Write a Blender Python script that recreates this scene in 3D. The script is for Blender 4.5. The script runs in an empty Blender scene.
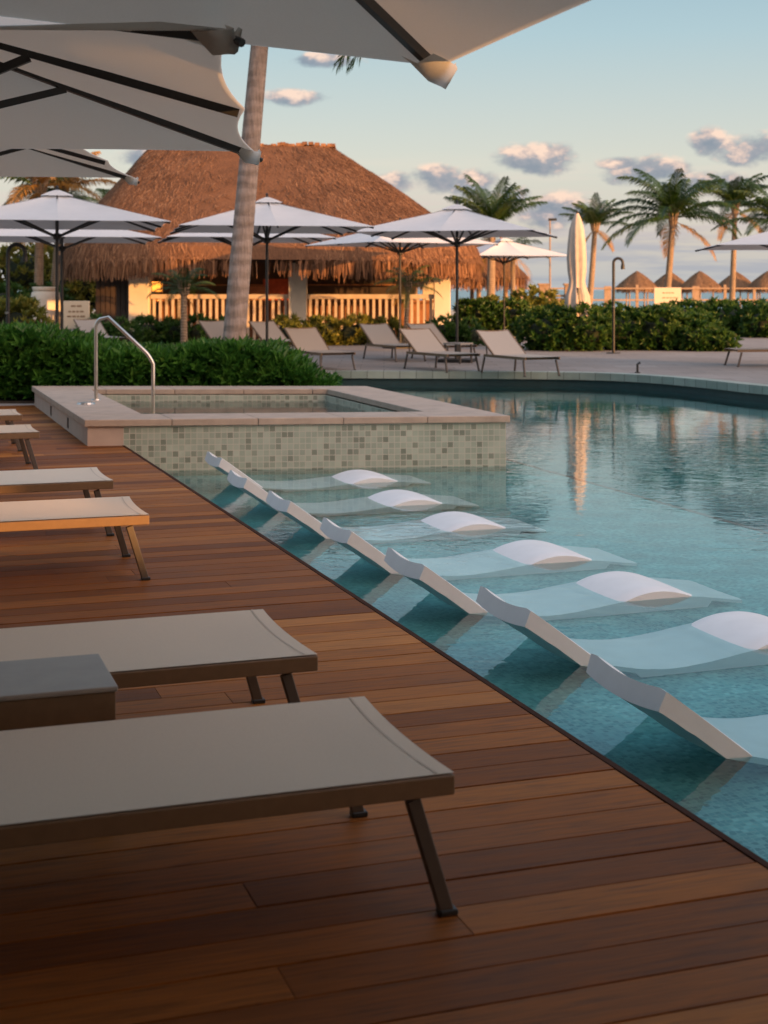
import bpy, math, random
from mathutils import Vector, Matrix, noise
from mathutils.geometry import tessellate_polygon

# ---------------------------------------------------------------- basics
scn = bpy.context.scene
col = scn.collection
FPX, HOR, CAMH = 1450.0, 290.0, 1.5
R = math.radians
V = Vector


def at(u, v, z=0.0):
    """calibration: the point of height z seen at pixel (u, v)"""
    Y = (CAMH - z) * FPX / (v - HOR)
    return V(((u - 384) * Y / FPX, Y, z))


def ay(u, v, Y):
    """the point at depth Y seen at pixel (u, v)"""
    return V(((u - 384) * Y / FPX, Y, CAMH + (HOR - v) * Y / FPX))


ORG = V((1.004, 3.79, 0))            # a point of the deck's pool edge
E1 = V((-0.3254, 0.9456, 0))         # along the edge, away
E2 = V((0.9456, 0.3254, 0))          # across the pool
DECK_ROT = math.atan2(0.3254, 0.9456)


def dk(a, b, z=0.0):
    return ORG + E2 * a + E1 * b + V((0, 0, z))


# ---------------------------------------------------------------- mesh builder
class MB:
    def __init__(self):
        self.v, self.f, self.m, self.r, self.uv = [], [], [], [], []

    def face(self, pts, mi=0, rnd=0.5, uv=None):
        n = len(self.v)
        self.v.extend([tuple(p) for p in pts])
        self.f.append(tuple(range(n, n + len(pts))))
        self.m.append(mi); self.r.append(rnd); self.uv.append(uv)

    def grid(self, rows, mi=0, rnd=0.5, close=False, uvs=None):
        """rows: list of equal-length lists of points, shared vertices"""
        n = len(self.v)
        w = len(rows[0])
        for r in rows:
            self.v.extend([tuple(p) for p in r])
        for i in range(len(rows) - 1):
            for j in range(w if close else w - 1):
                k = (j + 1) % w
                self.f.append((n + i * w + j, n + i * w + k, n + (i + 1) * w + k, n + (i + 1) * w + j))
                self.m.append(mi); self.r.append(rnd); self.uv.append(None)

    def box(self, c, s, rot=None, mi=0, rnd=0.5):
        c = V(c); hx, hy, hz = s[0] / 2, s[1] / 2, s[2] / 2
        P = [V((x, y, z)) for z in (-hz, hz) for x, y in ((-hx, -hy), (hx, -hy), (hx, hy), (-hx, hy))]
        if rot is not None:
            P = [rot @ p for p in P]
        n = len(self.v)
        self.v.extend([tuple(c + p) for p in P])
        for q in ((3, 2, 1, 0), (4, 5, 6, 7), (0, 1, 5, 4), (1, 2, 6, 5), (2, 3, 7, 6), (3, 0, 4, 7)):
            self.f.append(tuple(n + i for i in q)); self.m.append(mi); self.r.append(rnd); self.uv.append(None)

    def bbox(self, x0, x1, y0, y1, z0, z1, mi=0, rnd=0.5):
        self.box(((x0 + x1) / 2, (y0 + y1) / 2, (z0 + z1) / 2), (x1 - x0, y1 - y0, z1 - z0), None, mi, rnd)

    def bar(self, p, q, w, h, up=V((0, 0, 1)), mi=0, rnd=0.5):
        """rectangular bar from p to q, w wide (sideways), h high (along up)"""
        p, q = V(p), V(q)
        d = (q - p); L = d.length; d.normalize()
        s = d.cross(up)
        if s.length < 1e-5:
            s = d.cross(V((1, 0, 0)))
        s.normalize(); t = s.cross(d)
        rot = Matrix((d, s, t)).transposed()
        self.box((p + q) / 2, (L, w, h), rot, mi, rnd)

    def tube(self, pts, rad, seg=10, mi=0, rnd=0.5, cap=True):
        pts = [V(p) for p in pts]
        rads = rad if isinstance(rad, (list, tuple)) else [rad] * len(pts)
        rows = []; prev = None
        for i, p in enumerate(pts):
            a = pts[max(i - 1, 0)]; b = pts[min(i + 1, len(pts) - 1)]
            t = (b - a).normalized()
            if prev is None:
                s = t.cross(V((0, 0, 1)))
                if s.length < 1e-4:
                    s = V((1, 0, 0))
            else:
                s = prev - t * prev.dot(t)
            s.normalize(); prev = s; q = t.cross(s)
            rows.append([p + (s * math.cos(2 * math.pi * k / seg) + q * math.sin(2 * math.pi * k / seg)) * rads[i] for k in range(seg)])
        self.grid(rows, mi, rnd, close=True)
        if cap:
            self.face(list(reversed(rows[0])), mi, rnd); self.face(rows[-1], mi, rnd)

    def lathe(self, prof, c=(0, 0, 0), seg=20, mi=0, rnd=0.5):
        c = V(c)
        rows = [[c + V((r * math.cos(2 * math.pi * k / seg), r * math.sin(2 * math.pi * k / seg), z)) for k in range(seg)] for r, z in prof]
        self.grid(rows, mi, rnd, close=True)

    def poly(self, pts, z=None, mi=0, holes=()):
        loops = [[V(p) for p in pts]] + [[V(p) for p in h] for h in holes]
        flat = [p for l in loops for p in l]
        for tri in tessellate_polygon(loops):
            a, b, c = [flat[i] for i in tri]
            if (b - a).cross(c - a).z < 0:
                b, c = c, b
            self.face([a, b, c], mi)

    def build(self, name, mats, parent=None, smooth=False, loc=None, rotz=0.0, merge=False):
        me = bpy.data.meshes.new(name)
        me.from_pydata(self.v, [], self.f)
        mats = mats if isinstance(mats, (list, tuple)) else [mats]
        for m in mats:
            me.materials.append(m)
        me.polygons.foreach_set('material_index', self.m)
        a = me.attributes.new('rnd', 'FLOAT', 'FACE')
        a.data.foreach_set('value', self.r)
        if any(u is not None for u in self.uv):
            ul = me.uv_layers.new(name='UVMap')
            i = 0
            for f, u in zip(self.f, self.uv):
                for k in range(len(f)):
                    if u is not None:
                        ul.data[i + k].uv = u[k]
                i += len(f)
        if merge:
            import bmesh
            bm = bmesh.new(); bm.from_mesh(me)
            bmesh.ops.remove_doubles(bm, verts=bm.verts, dist=1e-4)
            bmesh.ops.recalc_face_normals(bm, faces=bm.faces)
            bm.to_mesh(me); bm.free()
        if smooth:
            me.polygons.foreach_set('use_smooth', [True] * len(me.polygons))
        me.update()
        o = bpy.data.objects.new(name, me)
        col.objects.link(o)
        if parent is not None:
            o.parent = parent
        if loc is not None:
            o.location = loc
        o.rotation_euler.z = rotz
        return o


def tag(o, label=None, cat=None, group=None, kind=None):
    if label: o['label'] = label
    if cat: o['category'] = cat
    if group: o['group'] = group
    if kind: o['kind'] = kind
    return o


def thing(name, loc, label, cat, group=None, rotz=0.0):
    o = bpy.data.objects.new(name, None)
    o.empty_display_size = 0.2
    col.objects.link(o)
    o.location = loc; o.rotation_euler.z = rotz
    return tag(o, label, cat, group)


def dup(root, loc, rotz, label, scale=None):
    """copy of a thing, its parts and their sub-parts"""
    def rec(o, par):
        c = o.copy(); col.objects.link(c); c.parent = par
        for ch in kids[o.name]:
            rec(ch, c)
        return c
    kids = {}
    def walk(o):
        kids[o.name] = list(o.children)
        for c in o.children: walk(c)
    walk(root)
    r = rec(root, None)
    r.location = loc; r.rotation_euler.z = rotz; r['label'] = label
    if scale: r.scale = scale
    return r


def bevel(o, w=0.004, seg=2):
    m = o.modifiers.new('bevel', 'BEVEL'); m.width = w; m.segments = seg; m.limit_method = 'ANGLE'; m.angle_limit = R(40)
    return o


# ---------------------------------------------------------------- materials
class NT:
    def __init__(self, tree):
        self.t = tree

    def n(self, typ, ins=None, **props):
        nd = self.t.nodes.new(typ)
        for k, v in props.items():
            setattr(nd, k, v)
        for k, v in (ins or {}).items():
            sock = nd.inputs[k]
            if isinstance(v, bpy.types.NodeSocket):
                self.t.links.new(v, sock)
            else:
                sock.default_value = v
        return nd

    def math(self, op, a, b=0.0, c=None, clamp=False):
        ins = {0: a, 1: b}
        if c is not None: ins[2] = c
        nd = self.n('ShaderNodeMath', ins, operation=op); nd.use_clamp = clamp
        return nd.outputs[0]

    def ramp(self, fac, stops, interp='LINEAR'):
        nd = self.n('ShaderNodeValToRGB', {'Fac': fac})
        cr = nd.color_ramp; cr.interpolation = interp
        while len(cr.elements) < len(stops): cr.elements.new(0.5)
        for e, (p, c) in zip(cr.elements, stops):
            e.position = p; e.color = (c[0], c[1], c[2], 1)
        return nd.outputs[0]

    def mix(self, fac, a, b, blend='MIX'):
        nd = self.n('ShaderNodeMix', data_type='RGBA', blend_type=blend)
        for i, v in ((0, fac), (6, a), (7, b)):
            if isinstance(v, bpy.types.NodeSocket): self.t.links.new(v, nd.inputs[i])
            else: nd.inputs[i].default_value = v if i == 0 else (v[0], v[1], v[2], 1)
        return nd.outputs[2]


def mat(name):
    m = bpy.data.materials.new(name); m.use_nodes = True
    t = m.node_tree; t.nodes.clear()
    k = NT(t)
    out = k.n('ShaderNodeOutputMaterial')
    return m, k, out


def simple(name, c, rough=0.6, var=0.15, scale=8.0, metal=0.0, bump=0.0, bscale=60.0, trans=0.0, spec=0.5, dirt=0.0):
    """principled surface with soft noise variation, optional fine bump and translucency"""
    m, k, out = mat(name)
    tc = k.n('ShaderNodeTexCoord').outputs['Object']
    nz = k.n('ShaderNodeTexNoise', {'Vector': tc, 'Scale': scale, 'Detail': 5.0, 'Roughness': 0.6}).outputs[0]
    lo = tuple(x * (1 - var) for x in c); hi = tuple(min(1, x * (1 + var)) for x in c)
    cc = k.ramp(nz, [(0.3, lo), (0.7, hi)])
    p = k.n('ShaderNodeBsdfPrincipled', {'Base Color': cc, 'Roughness': rough, 'Metallic': metal, 'Specular IOR Level': spec})
    if bump:
        bz = k.n('ShaderNodeTexNoise', {'Vector': tc, 'Scale': bscale, 'Detail': 3.0}).outputs[0]
        b = k.n('ShaderNodeBump', {'Height': bz, 'Strength': bump, 'Distance': 0.01})
        k.t.links.new(b.outputs[0], p.inputs['Normal'])
    sh = p.outputs[0]
    if trans:
        tr = k.n('ShaderNodeBsdfTranslucent', {'Color': cc})
        sh = k.n('ShaderNodeMixShader', {0: trans, 1: sh, 2: tr.outputs[0]}).outputs[0]
    k.t.links.new(sh, out.inputs[0])
    return m


def leafmat(name, stops, rough=0.45, trans=0.3, nscale=0.8):
    m, k, out = mat(name)
    at_ = k.n('ShaderNodeAttribute', attribute_name='rnd').outputs['Fac']
    tc = k.n('ShaderNodeTexCoord').outputs['Object']
    nz = k.n('ShaderNodeTexNoise', {'Vector': tc, 'Scale': nscale, 'Detail': 2.0}).outputs[0]
    f = k.math('ADD', k.math('MULTIPLY', at_, 0.7), k.math('MULTIPLY', nz, 0.6))
    f = k.math('SUBTRACT', f, 0.15)
    cc = k.ramp(f, stops)
    p = k.n('ShaderNodeBsdfPrincipled', {'Base Color': cc, 'Roughness': rough, 'Specular IOR Level': 0.4})
    tr = k.n('ShaderNodeBsdfTranslucent', {'Color': cc})
    mx = k.n('ShaderNodeMixShader', {0: trans, 1: p.outputs[0], 2: tr.outputs[0]})
    k.t.links.new(mx.outputs[0], out.inputs[0])
    return m


def deckmat():
    m, k, out = mat('ipe_boards')
    rnd = k.n('ShaderNodeAttribute', attribute_name='rnd').outputs['Fac']
    tc = k.n('ShaderNodeTexCoord').outputs['Object']
    off = k.n('ShaderNodeCombineXYZ', {0: k.math('MULTIPLY', rnd, 37.0), 1: k.math('MULTIPLY', rnd, 91.0), 2: 0.0}).outputs[0]
    pv = k.n('ShaderNodeVectorMath', {0: tc, 1: off}, operation='ADD').outputs[0]
    mp = k.n('ShaderNodeMapping', {'Vector': pv, 'Scale': (1.8, 24.0, 3.0)}).outputs[0]
    g = k.n('ShaderNodeTexNoise', {'Vector': mp, 'Scale': 2.2, 'Detail': 7.0, 'Roughness': 0.62, 'Distortion': 0.6}).outputs[0]
    mp2 = k.n('ShaderNodeMapping', {'Vector': pv, 'Scale': (2.5, 90.0, 3.0)}).outputs[0]
    g2 = k.n('ShaderNodeTexNoise', {'Vector': mp2, 'Scale': 2.0, 'Detail': 4.0}).outputs[0]
    base = k.ramp(rnd, [(0.0, (0.145, 0.046, 0.011)), (0.3, (0.22, 0.074, 0.016)), (0.6, (0.275, 0.096, 0.021)), (0.85, (0.33, 0.124, 0.028)), (1.0, (0.41, 0.17, 0.045))])
    grain = k.ramp(g, [(0.28, (0.5, 0.48, 0.46)), (0.48, (0.95, 0.95, 0.95)), (0.72, (1.3, 1.26, 1.2))])
    c = k.mix(1.0, base, grain, 'MULTIPLY')
    c = k.mix(0.35, c, k.ramp(g2, [(0.3, (0.5, 0.48, 0.45)), (0.7, (1.2, 1.2, 1.2))]), 'MULTIPLY')
    # greyed weathering and damp stains
    st = k.n('ShaderNodeTexNoise', {'Vector': tc, 'Scale': 0.9, 'Detail': 6.0, 'Roughness': 0.6}).outputs[0]
    c = k.mix(k.ramp(st, [(0.5, (0, 0, 0)), (0.72, (0.22, 0.22, 0.22))]), c, (0.22, 0.13, 0.085))
    rr = k.math('ADD', k.math('MULTIPLY', g, 0.3), 0.40)
    bp = k.n('ShaderNodeBump', {'Height': k.math('ADD', g, k.math('MULTIPLY', g2, 0.5)), 'Strength': 0.35, 'Distance': 0.004})
    p = k.n('ShaderNodeBsdfPrincipled', {'Base Color': c, 'Roughness': rr, 'Specular IOR Level': 0.09, 'Normal': bp.outputs[0]})
    k.t.links.new(p.outputs[0], out.inputs[0])
    return m


def tilemat(name, size, cols, grout, rough=0.3, coord='UV', gw=0.06, noise_amt=0.3):
    m, k, out = mat(name)
    tc = k.n('ShaderNodeTexCoord').outputs[coord]
    s = k.n('ShaderNodeVectorMath', {0: tc, 3: 1.0 / size}, operation='SCALE').outputs[0]
    fl = k.n('ShaderNodeVectorMath', {0: s}, operation='FLOOR').outputs[0]
    fr = k.n('ShaderNodeVectorMath', {0: s}, operation='FRACTION').outputs[0]
    sx = k.n('ShaderNodeSeparateXYZ', {0: fr})
    fx = k.n('ShaderNodeSeparateXYZ', {0: fl})
    cell = k.n('ShaderNodeCombineXYZ', {0: fx.outputs[0], 1: fx.outputs[1], 2: 3.0}).outputs[0]
    wn = k.n('ShaderNodeTexWhiteNoise', {'Vector': cell}, noise_dimensions='3D').outputs[0]
    c = k.ramp(wn, cols, 'LINEAR')
    nz = k.n('ShaderNodeTexNoise', {'Vector': tc, 'Scale': 3.0, 'Detail': 5.0}).outputs[0]
    c = k.mix(noise_amt, c, k.ramp(nz, [(0.3, (0.5, 0.5, 0.5)), (0.7, (1.3, 1.3, 1.3))]), 'MULTIPLY')
    ex = k.math('MINIMUM', sx.outputs[0], k.math('SUBTRACT', 1.0, sx.outputs[0]))
    ey = k.math('MINIMUM', sx.outputs[1], k.math('SUBTRACT', 1.0, sx.outputs[1]))
    e = k.math('MINIMUM', ex, ey)
    gm = k.math('LESS_THAN', e, gw)
    c = k.mix(gm, c, grout)
    bp = k.n('ShaderNodeBump', {'Height': k.math('MINIMUM', e, gw * 2), 'Strength': 0.6, 'Distance': 0.004})
    p = k.n('ShaderNodeBsdfPrincipled', {'Base Color': c, 'Roughness': k.math('ADD', k.math('MULTIPLY', gm, 0.5), rough), 'Normal': bp.outputs[0]})
    k.t.links.new(p.outputs[0], out.inputs[0])
    return m


def watermat(name, tint, s1=1.0, amp=1.0, rough=0.0):
    m, k, out = mat(name)
    tc = k.n('ShaderNodeTexCoord').outputs['Object']
    mp = k.n('ShaderNodeMapping', {'Vector': tc, 'Rotation': (0, 0, 0.5), 'Scale': (1.0, 1.5, 1.0)}).outputs[0]
    a = k.n('ShaderNodeTexNoise', {'Vector': mp, 'Scale': 1.6 * s1, 'Detail': 2.0, 'Roughness': 0.45, 'Distortion': 0.5}).outputs[0]
    b = k.n('ShaderNodeTexNoise', {'Vector': mp, 'Scale': 6.5 * s1, 'Detail': 2.5, 'Roughness': 0.5, 'Distortion': 0.8}).outputs[0]
    c = k.n('ShaderNodeTexNoise', {'Vector': tc, 'Scale': 0.35, 'Detail': 2.0}).outputs[0]
    calm = k.ramp(c, [(0.38, (0.25,) * 3), (0.62, (1.0,) * 3)])
    h = k.math('ADD', k.math('MULTIPLY', a, 0.38), k.math('MULTIPLY', k.math('MULTIPLY', b, 0.58), calm))
    bp = k.n('ShaderNodeBump', {'Height': h, 'Strength': 1.0, 'Distance': 0.0048 * amp})
    p = k.n('ShaderNodeBsdfPrincipled', {'Base Color': (*tint, 1), 'Roughness': rough, 'IOR': 1.333, 'Transmission Weight': 1.0, 'Normal': bp.outputs[0]})
    k.t.links.new(p.outputs[0], out.inputs[0])
    return m


def thatchmat(name, stops):
    m, k, out = mat(name)
    rnd = k.n('ShaderNodeAttribute', attribute_name='rnd').outputs['Fac']
    tc = k.n('ShaderNodeTexCoord').outputs['Object']
    n1 = k.n('ShaderNodeTexNoise', {'Vector': tc, 'Scale': 0.7, 'Detail': 6.0, 'Roughness': 0.65}).outputs[0]
    mp = k.n('ShaderNodeMapping', {'Vector': tc, 'Scale': (1.0, 1.0, 0.25)}).outputs[0]
    n2 = k.n('ShaderNodeTexNoise', {'Vector': mp, 'Scale': 14.0, 'Detail': 4.0}).outputs[0]
    f = k.math('ADD', k.math('MULTIPLY', rnd, 0.45), k.math('ADD', k.math('MULTIPLY', n1, 0.45), k.math('MULTIPLY', n2, 0.25)))
    f = k.math('SUBTRACT', f, 0.08)
    c = k.ramp(f, stops)
    bp = k.n('ShaderNodeBump', {'Height': n2, 'Strength': 0.7, 'Distance': 0.04})
    p = k.n('ShaderNodeBsdfPrincipled', {'Base Color': c, 'Roughness': 0.9, 'Specular IOR Level': 0.1, 'Normal': bp.outputs[0]})
    k.t.links.new(p.outputs[0], out.inputs[0])
    return m


def pavemat():
    m, k, out = mat('terrace_paving')
    tc = k.n('ShaderNodeTexCoord').outputs['Object']
    n1 = k.n('ShaderNodeTexNoise', {'Vector': tc, 'Scale': 0.5, 'Detail': 6.0}).outputs[0]
    n2 = k.n('ShaderNodeTexNoise', {'Vector': tc, 'Scale': 40.0, 'Detail': 3.0}).outputs[0]
    br = k.n('ShaderNodeTexBrick', {'Vector': tc, 'Scale': 1.0, 'Mortar Size': 0.008, 'Brick Width': 0.9, 'Row Height': 0.6,
                                    'Color1': (0.25, 0.225, 0.21, 1), 'Color2': (0.29, 0.265, 0.25, 1), 'Mortar': (0.16, 0.145, 0.14, 1)}).outputs[0]
    c = k.mix(0.5, br, k.ramp(n1, [(0.3, (0.75,) * 3), (0.7, (1.2,) * 3)]), 'MULTIPLY')
    c = k.mix(0.2, c, k.ramp(n2, [(0.3, (0.7,) * 3), (0.7, (1.25,) * 3)]), 'MULTIPLY')
    p = k.n('ShaderNodeBsdfPrincipled', {'Base Color': c, 'Roughness': 0.75, 'Specular IOR Level': 0.25})
    k.t.links.new(p.outputs[0], out.inputs[0])
    return m


def trunkmat(name, lo, hi, ring=7.0):
    m, k, out = mat(name)
    tc = k.n('ShaderNodeTexCoord').outputs['Object']
    w = k.n('ShaderNodeTexWave', {'Vector': tc, 'Scale': ring, 'Distortion': 2.5, 'Detail': 3.0, 'Detail Scale': 2.0}, wave_type='BANDS', bands_direction='Z').outputs['Fac']
    n1 = k.n('ShaderNodeTexNoise', {'Vector': tc, 'Scale': 5.0, 'Detail': 6.0, 'Roughness': 0.7}).outputs[0]
    mp = k.n('ShaderNodeMapping', {'Vector': tc, 'Scale': (14.0, 14.0, 1.5)}).outputs[0]
    n2 = k.n('ShaderNodeTexNoise', {'Vector': mp, 'Scale': 2.0, 'Detail': 5.0}).outputs[0]
    f = k.math('ADD', k.math('MULTIPLY', n1, 0.6), k.math('MULTIPLY', n2, 0.5))
    c = k.ramp(f, [(0.3, lo), (0.75, hi)])
    c = k.mix(0.22, c, k.ramp(w, [(0.0, (0.45, 0.43, 0.42)), (0.18, (1.0,) * 3), (1.0, (1.08,) * 3)]), 'MULTIPLY')
    bp = k.n('ShaderNodeBump', {'Height': k.math('ADD', w, n2), 'Strength': 0.6, 'Distance': 0.03})
    p = k.n('ShaderNodeBsdfPrincipled', {'Base Color': c, 'Roughness': 0.85, 'Specular IOR Level': 0.2, 'Normal': bp.outputs[0]})
    k.t.links.new(p.outputs[0], out.inputs[0])
    return m


def glow(name, c, strength):
    m, k, out = mat(name)
    e = k.n('ShaderNodeEmission', {'Color': (*c, 1), 'Strength': strength})
    k.t.links.new(e.outputs[0], out.inputs[0])
    return m


M = {}
M['deck'] = deckmat()
M['joist'] = simple('deck_underside', (0.02, 0.012, 0.008), 0.9)
M['edge'] = simple('deck_edge_trim', (0.05, 0.018, 0.009), 0.7, 0.3, 6, spec=0.06)
M['sand'] = simple('sand', (0.42, 0.35, 0.26), 0.95, 0.15, 2.0)
M['pave'] = pavemat()
M['coping'] = simple('pink_limestone', (0.42, 0.325, 0.255), 0.6, 0.14, 5.0, bump=0.15, bscale=90)
M['plaster'] = simple('beige_plaster', (0.47, 0.36, 0.29), 0.8, 0.08, 4.0, bump=0.1)
M['gap'] = simple('joint_dark', (0.05, 0.045, 0.04), 0.9)
M['mosaic'] = tilemat('spa_mosaic', 0.0585, [(0.0, (0.20, 0.225, 0.175)), (0.16, (0.26, 0.29, 0.23)), (0.26, (0.32, 0.365, 0.295)), (0.6, (0.36, 0.41, 0.33)), (1.0, (0.43, 0.47, 0.385))], (0.50, 0.48, 0.40))
M['poolfloor'] = tilemat('pool_mosaic', 0.025, [(0.0, (0.05, 0.22, 0.235)), (0.5, (0.11, 0.35, 0.36)), (1.0, (0.20, 0.46, 0.46))], (0.20, 0.40, 0.40), coord='Object', noise_amt=0.8)
M['pooldeep'] = tilemat('pool_mosaic_deep', 0.025, [(0.0, (0.025, 0.19, 0.21)), (0.5, (0.05, 0.26, 0.28)), (1.0, (0.09, 0.33, 0.34))], (0.09, 0.26, 0.27), coord='Object', noise_amt=0.6)
M['gutter'] = tilemat('gutter_stone', 0.30, [(0.0, (0.22, 0.27, 0.235)), (1.0, (0.33, 0.38, 0.335))], (0.12, 0.13, 0.12), rough=0.5, gw=0.02)
M['recess'] = simple('gutter_recess', (0.02, 0.05, 0.055), 0.5)  # dark tile tone also carries the shadow under the coping overhang
M['water'] = watermat('pool_water', (0.60, 0.92, 0.94))
M['spawater'] = watermat('spa_water', (0.7, 0.92, 0.92), 1.4, 0.5)
M['sea'] = simple('sea_water', (0.05, 0.17, 0.22), 0.25, 0.2, 0.1, bump=0.6, bscale=0.6)
M['spawall'] = tilemat('spa_inside', 0.0585, [(0.0, (0.03, 0.10, 0.10)), (1.0, (0.06, 0.15, 0.145))], (0.08, 0.14, 0.13), coord='UV')
M['chaise'] = simple('white_resin', (0.74, 0.74, 0.75), 0.45, 0.05, 5.0, bump=0.03, bscale=300)
M['steel'] = simple('brushed_steel', (0.62, 0.58, 0.54), 0.28, 0.05, 10, metal=1.0)
M['sling'] = simple('taupe_sling', (0.72, 0.615, 0.50), 0.8, 0.04, 200.0, bump=0.25, bscale=420, trans=0.12, spec=0.2)
M['hem'] = simple('sling_hem', (0.54, 0.45, 0.36), 0.85, 0.05, 60)
M['slingfar'] = simple('grey_sling', (0.46, 0.40, 0.345), 0.8, 0.05, 60.0, trans=0.12, spec=0.2)
M['frame'] = simple('bronze_frame', (0.17, 0.105, 0.058), 0.5, 0.1, 20, spec=0.4)
M['legs'] = simple('dark_bronze_leg', (0.06, 0.045, 0.035), 0.5, 0.1, 20)
M['tabletop'] = simple('grey_tabletop', (0.30, 0.275, 0.25), 0.45, 0.06, 12)
M['canopy'] = simple('grey_canopy_fabric', (0.72, 0.695, 0.65), 0.85, 0.03, 150, trans=0.5, bump=0.05, bscale=300, spec=0.1)
M['canopyfar'] = simple('white_canopy_fabric', (0.72, 0.72, 0.73), 0.85, 0.03, 3, trans=0.2, spec=0.1)
M['black'] = simple('black_metal', (0.012, 0.012, 0.012), 0.45, 0.1, 20)
M['pocket'] = simple('canopy_pocket', (0.30, 0.28, 0.25), 0.8, 0.1, 60)
M['thatch'] = thatchmat('thatch', [(0.2, (0.065, 0.034, 0.021)), (0.5, (0.19, 0.095, 0.052)), (0.85, (0.38, 0.205, 0.11))])
M['thatchfar'] = thatchmat('thatch_palapa', [(0.2, (0.09, 0.055, 0.035)), (0.5, (0.22, 0.13, 0.075)), (0.8, (0.36, 0.22, 0.12))])
M['white'] = simple('white_stucco', (0.66, 0.58, 0.46), 0.8, 0.06, 3, bump=0.1)
M['slat'] = simple('pale_slat', (0.55, 0.44, 0.33), 0.7, 0.12, 6)
M['darkwood'] = simple('dark_wood', (0.045, 0.028, 0.018), 0.6, 0.3, 5)
M['barwood'] = simple('bar_wood', (0.30, 0.13, 0.055), 0.5, 0.3, 5)
M['tanwood'] = simple('tan_wood', (0.30, 0.205, 0.135), 0.75, 0.2, 6)
M['lamp'] = glow('lamp_glow', (1.0, 0.30, 0.035), 1.8)
M['red'] = simple('sunlit_panel_red', (0.42, 0.09, 0.04), 0.8, 0.2, 8)  # red tone stands in for low sun on the bar's rear wall
M['sign'] = simple('cream_sign', (0.62, 0.52, 0.38), 0.7, 0.04, 4)
M['ink'] = simple('sign_lettering', (0.26, 0.17, 0.10), 0.7, 0.1, 10)
M['stucco'] = simple('hotel_stucco', (0.5, 0.45, 0.38), 0.85, 0.08, 1.0)
M['glass'] = simple('hotel_glass', (0.03, 0.04, 0.045), 0.08, 0.1, 1.0)
M['soil'] = simple('soil', (0.05, 0.035, 0.025), 0.95, 0.3, 8)
M['trunk'] = trunkmat('palm_trunk', (0.17, 0.125, 0.10), (0.43, 0.335, 0.285), 1.7)
M['trunkfar'] = trunkmat('far_palm_trunk', (0.17, 0.12, 0.08), (0.38, 0.28, 0.19), 4.0)
M['frond'] = leafmat('palm_frond', [(0.0, (0.008, 0.028, 0.003)), (0.5, (0.024, 0.062, 0.006)), (0.85, (0.085, 0.115, 0.012)), (1.0, (0.22, 0.18, 0.03))], trans=0.16)
M['frondold'] = leafmat('palm_frond_old', [(0.0, (0.13, 0.08, 0.02)), (0.5, (0.36, 0.19, 0.04)), (1.0, (0.5, 0.29, 0.07))])
M['hedge'] = leafmat('hedge_leaf', [(0.0, (0.014, 0.05, 0.008)), (0.45, (0.04, 0.13, 0.018)), (0.8, (0.085, 0.21, 0.03)), (1.0, (0.17, 0.26, 0.05))], rough=0.35, nscale=1.2)
M['bush'] = leafmat('bush_leaf', [(0.0, (0.015, 0.05, 0.010)), (0.45, (0.035, 0.095, 0.016)), (0.8, (0.085, 0.15, 0.028)), (1.0, (0.22, 0.23, 0.05))], nscale=0.7)
M['croton'] = leafmat('croton_leaf', [(0.0, (0.06, 0.09, 0.015)), (0.5, (0.17, 0.18, 0.03)), (1.0, (0.33, 0.26, 0.05))])
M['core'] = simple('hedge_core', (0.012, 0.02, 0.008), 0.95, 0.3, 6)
M['stem'] = simple('woody_stem', (0.09, 0.06, 0.04), 0.9, 0.3, 8)

# ---------------------------------------------------------------- ground, terrace, pool
SPA = dict(FL=V((-2.85, 13.94, 0)), FR=V((1.21, 14.40, 0)), BL=V((-4.53, 18.8, 0)), BR=V((-0.25, 18.8, 0)))


def catmull(pts, n=8):
    out = []
    for i in range(len(pts) - 1):
        p0 = pts[max(i - 1, 0)]; p1 = pts[i]; p2 = pts[i + 1]; p3 = pts[min(i + 2, len(pts) - 1)]
        for k in range(n):
            t = k / n
            out.append(0.5 * ((2 * p1) + (p2 - p0) * t + (2 * p0 - 5 * p1 + 4 * p2 - p3) * t * t + (3 * p1 - p0 - 3 * p2 + p3) * t ** 3))
    out.append(pts[-1])
    return out


far_edge = catmull([V((-0.95, 26.75, 0)), V((0.6, 26.65, 0)), V((2.12, 26.55, 0)), V((3.3, 26.35, 0)), V((4.2, 25.9, 0)), V((4.85, 25.1, 0)), V((5.4, 24.0, 0)),
                    V((5.96, 22.6, 0)), V((7.0, 21.0, 0)), V((8.6, 19.6, 0)), V((11, 18.6, 0)), V((14, 17.5, 0)), V((16.5, 14.5, 0)), V((17.5, 10, 0))], 8)
pool = [dk(0, -11), dk(0, 15.2), SPA['BR'] + V((-0.35, -0.02, 0)), V((-0.75, 21.0, 0))] + far_edge + [V((17.5, -12, 0))]
WZ = -0.25
# ground sheet to the horizon with the pool cut out
mb = MB()
g0 = [V((-2500, -900, 0)), V((2500, -900, 0)), V((2500, 118, 0)), V((-2500, 118, 0))]
zz = V((0, 0, -0.13))
mb.poly([p + zz for p in g0], holes=[[p + zz for p in pool]])
mb.face([V((-2500, 118, -0.13)), V((2500, 118, -0.13)), V((2500, 190, -2.0)), V((-2500, 190, -2.0))])
tag(mb.build('ground', M['sand']), kind='structure')
mb = MB()
mb.poly([(-9000, 130, -1.1), (9000, 130, -1.1), (9000, 9000, -1.1), (-9000, 9000, -1.1)])
tag(mb.build('sea', M['sea']), kind='structure')
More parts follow.
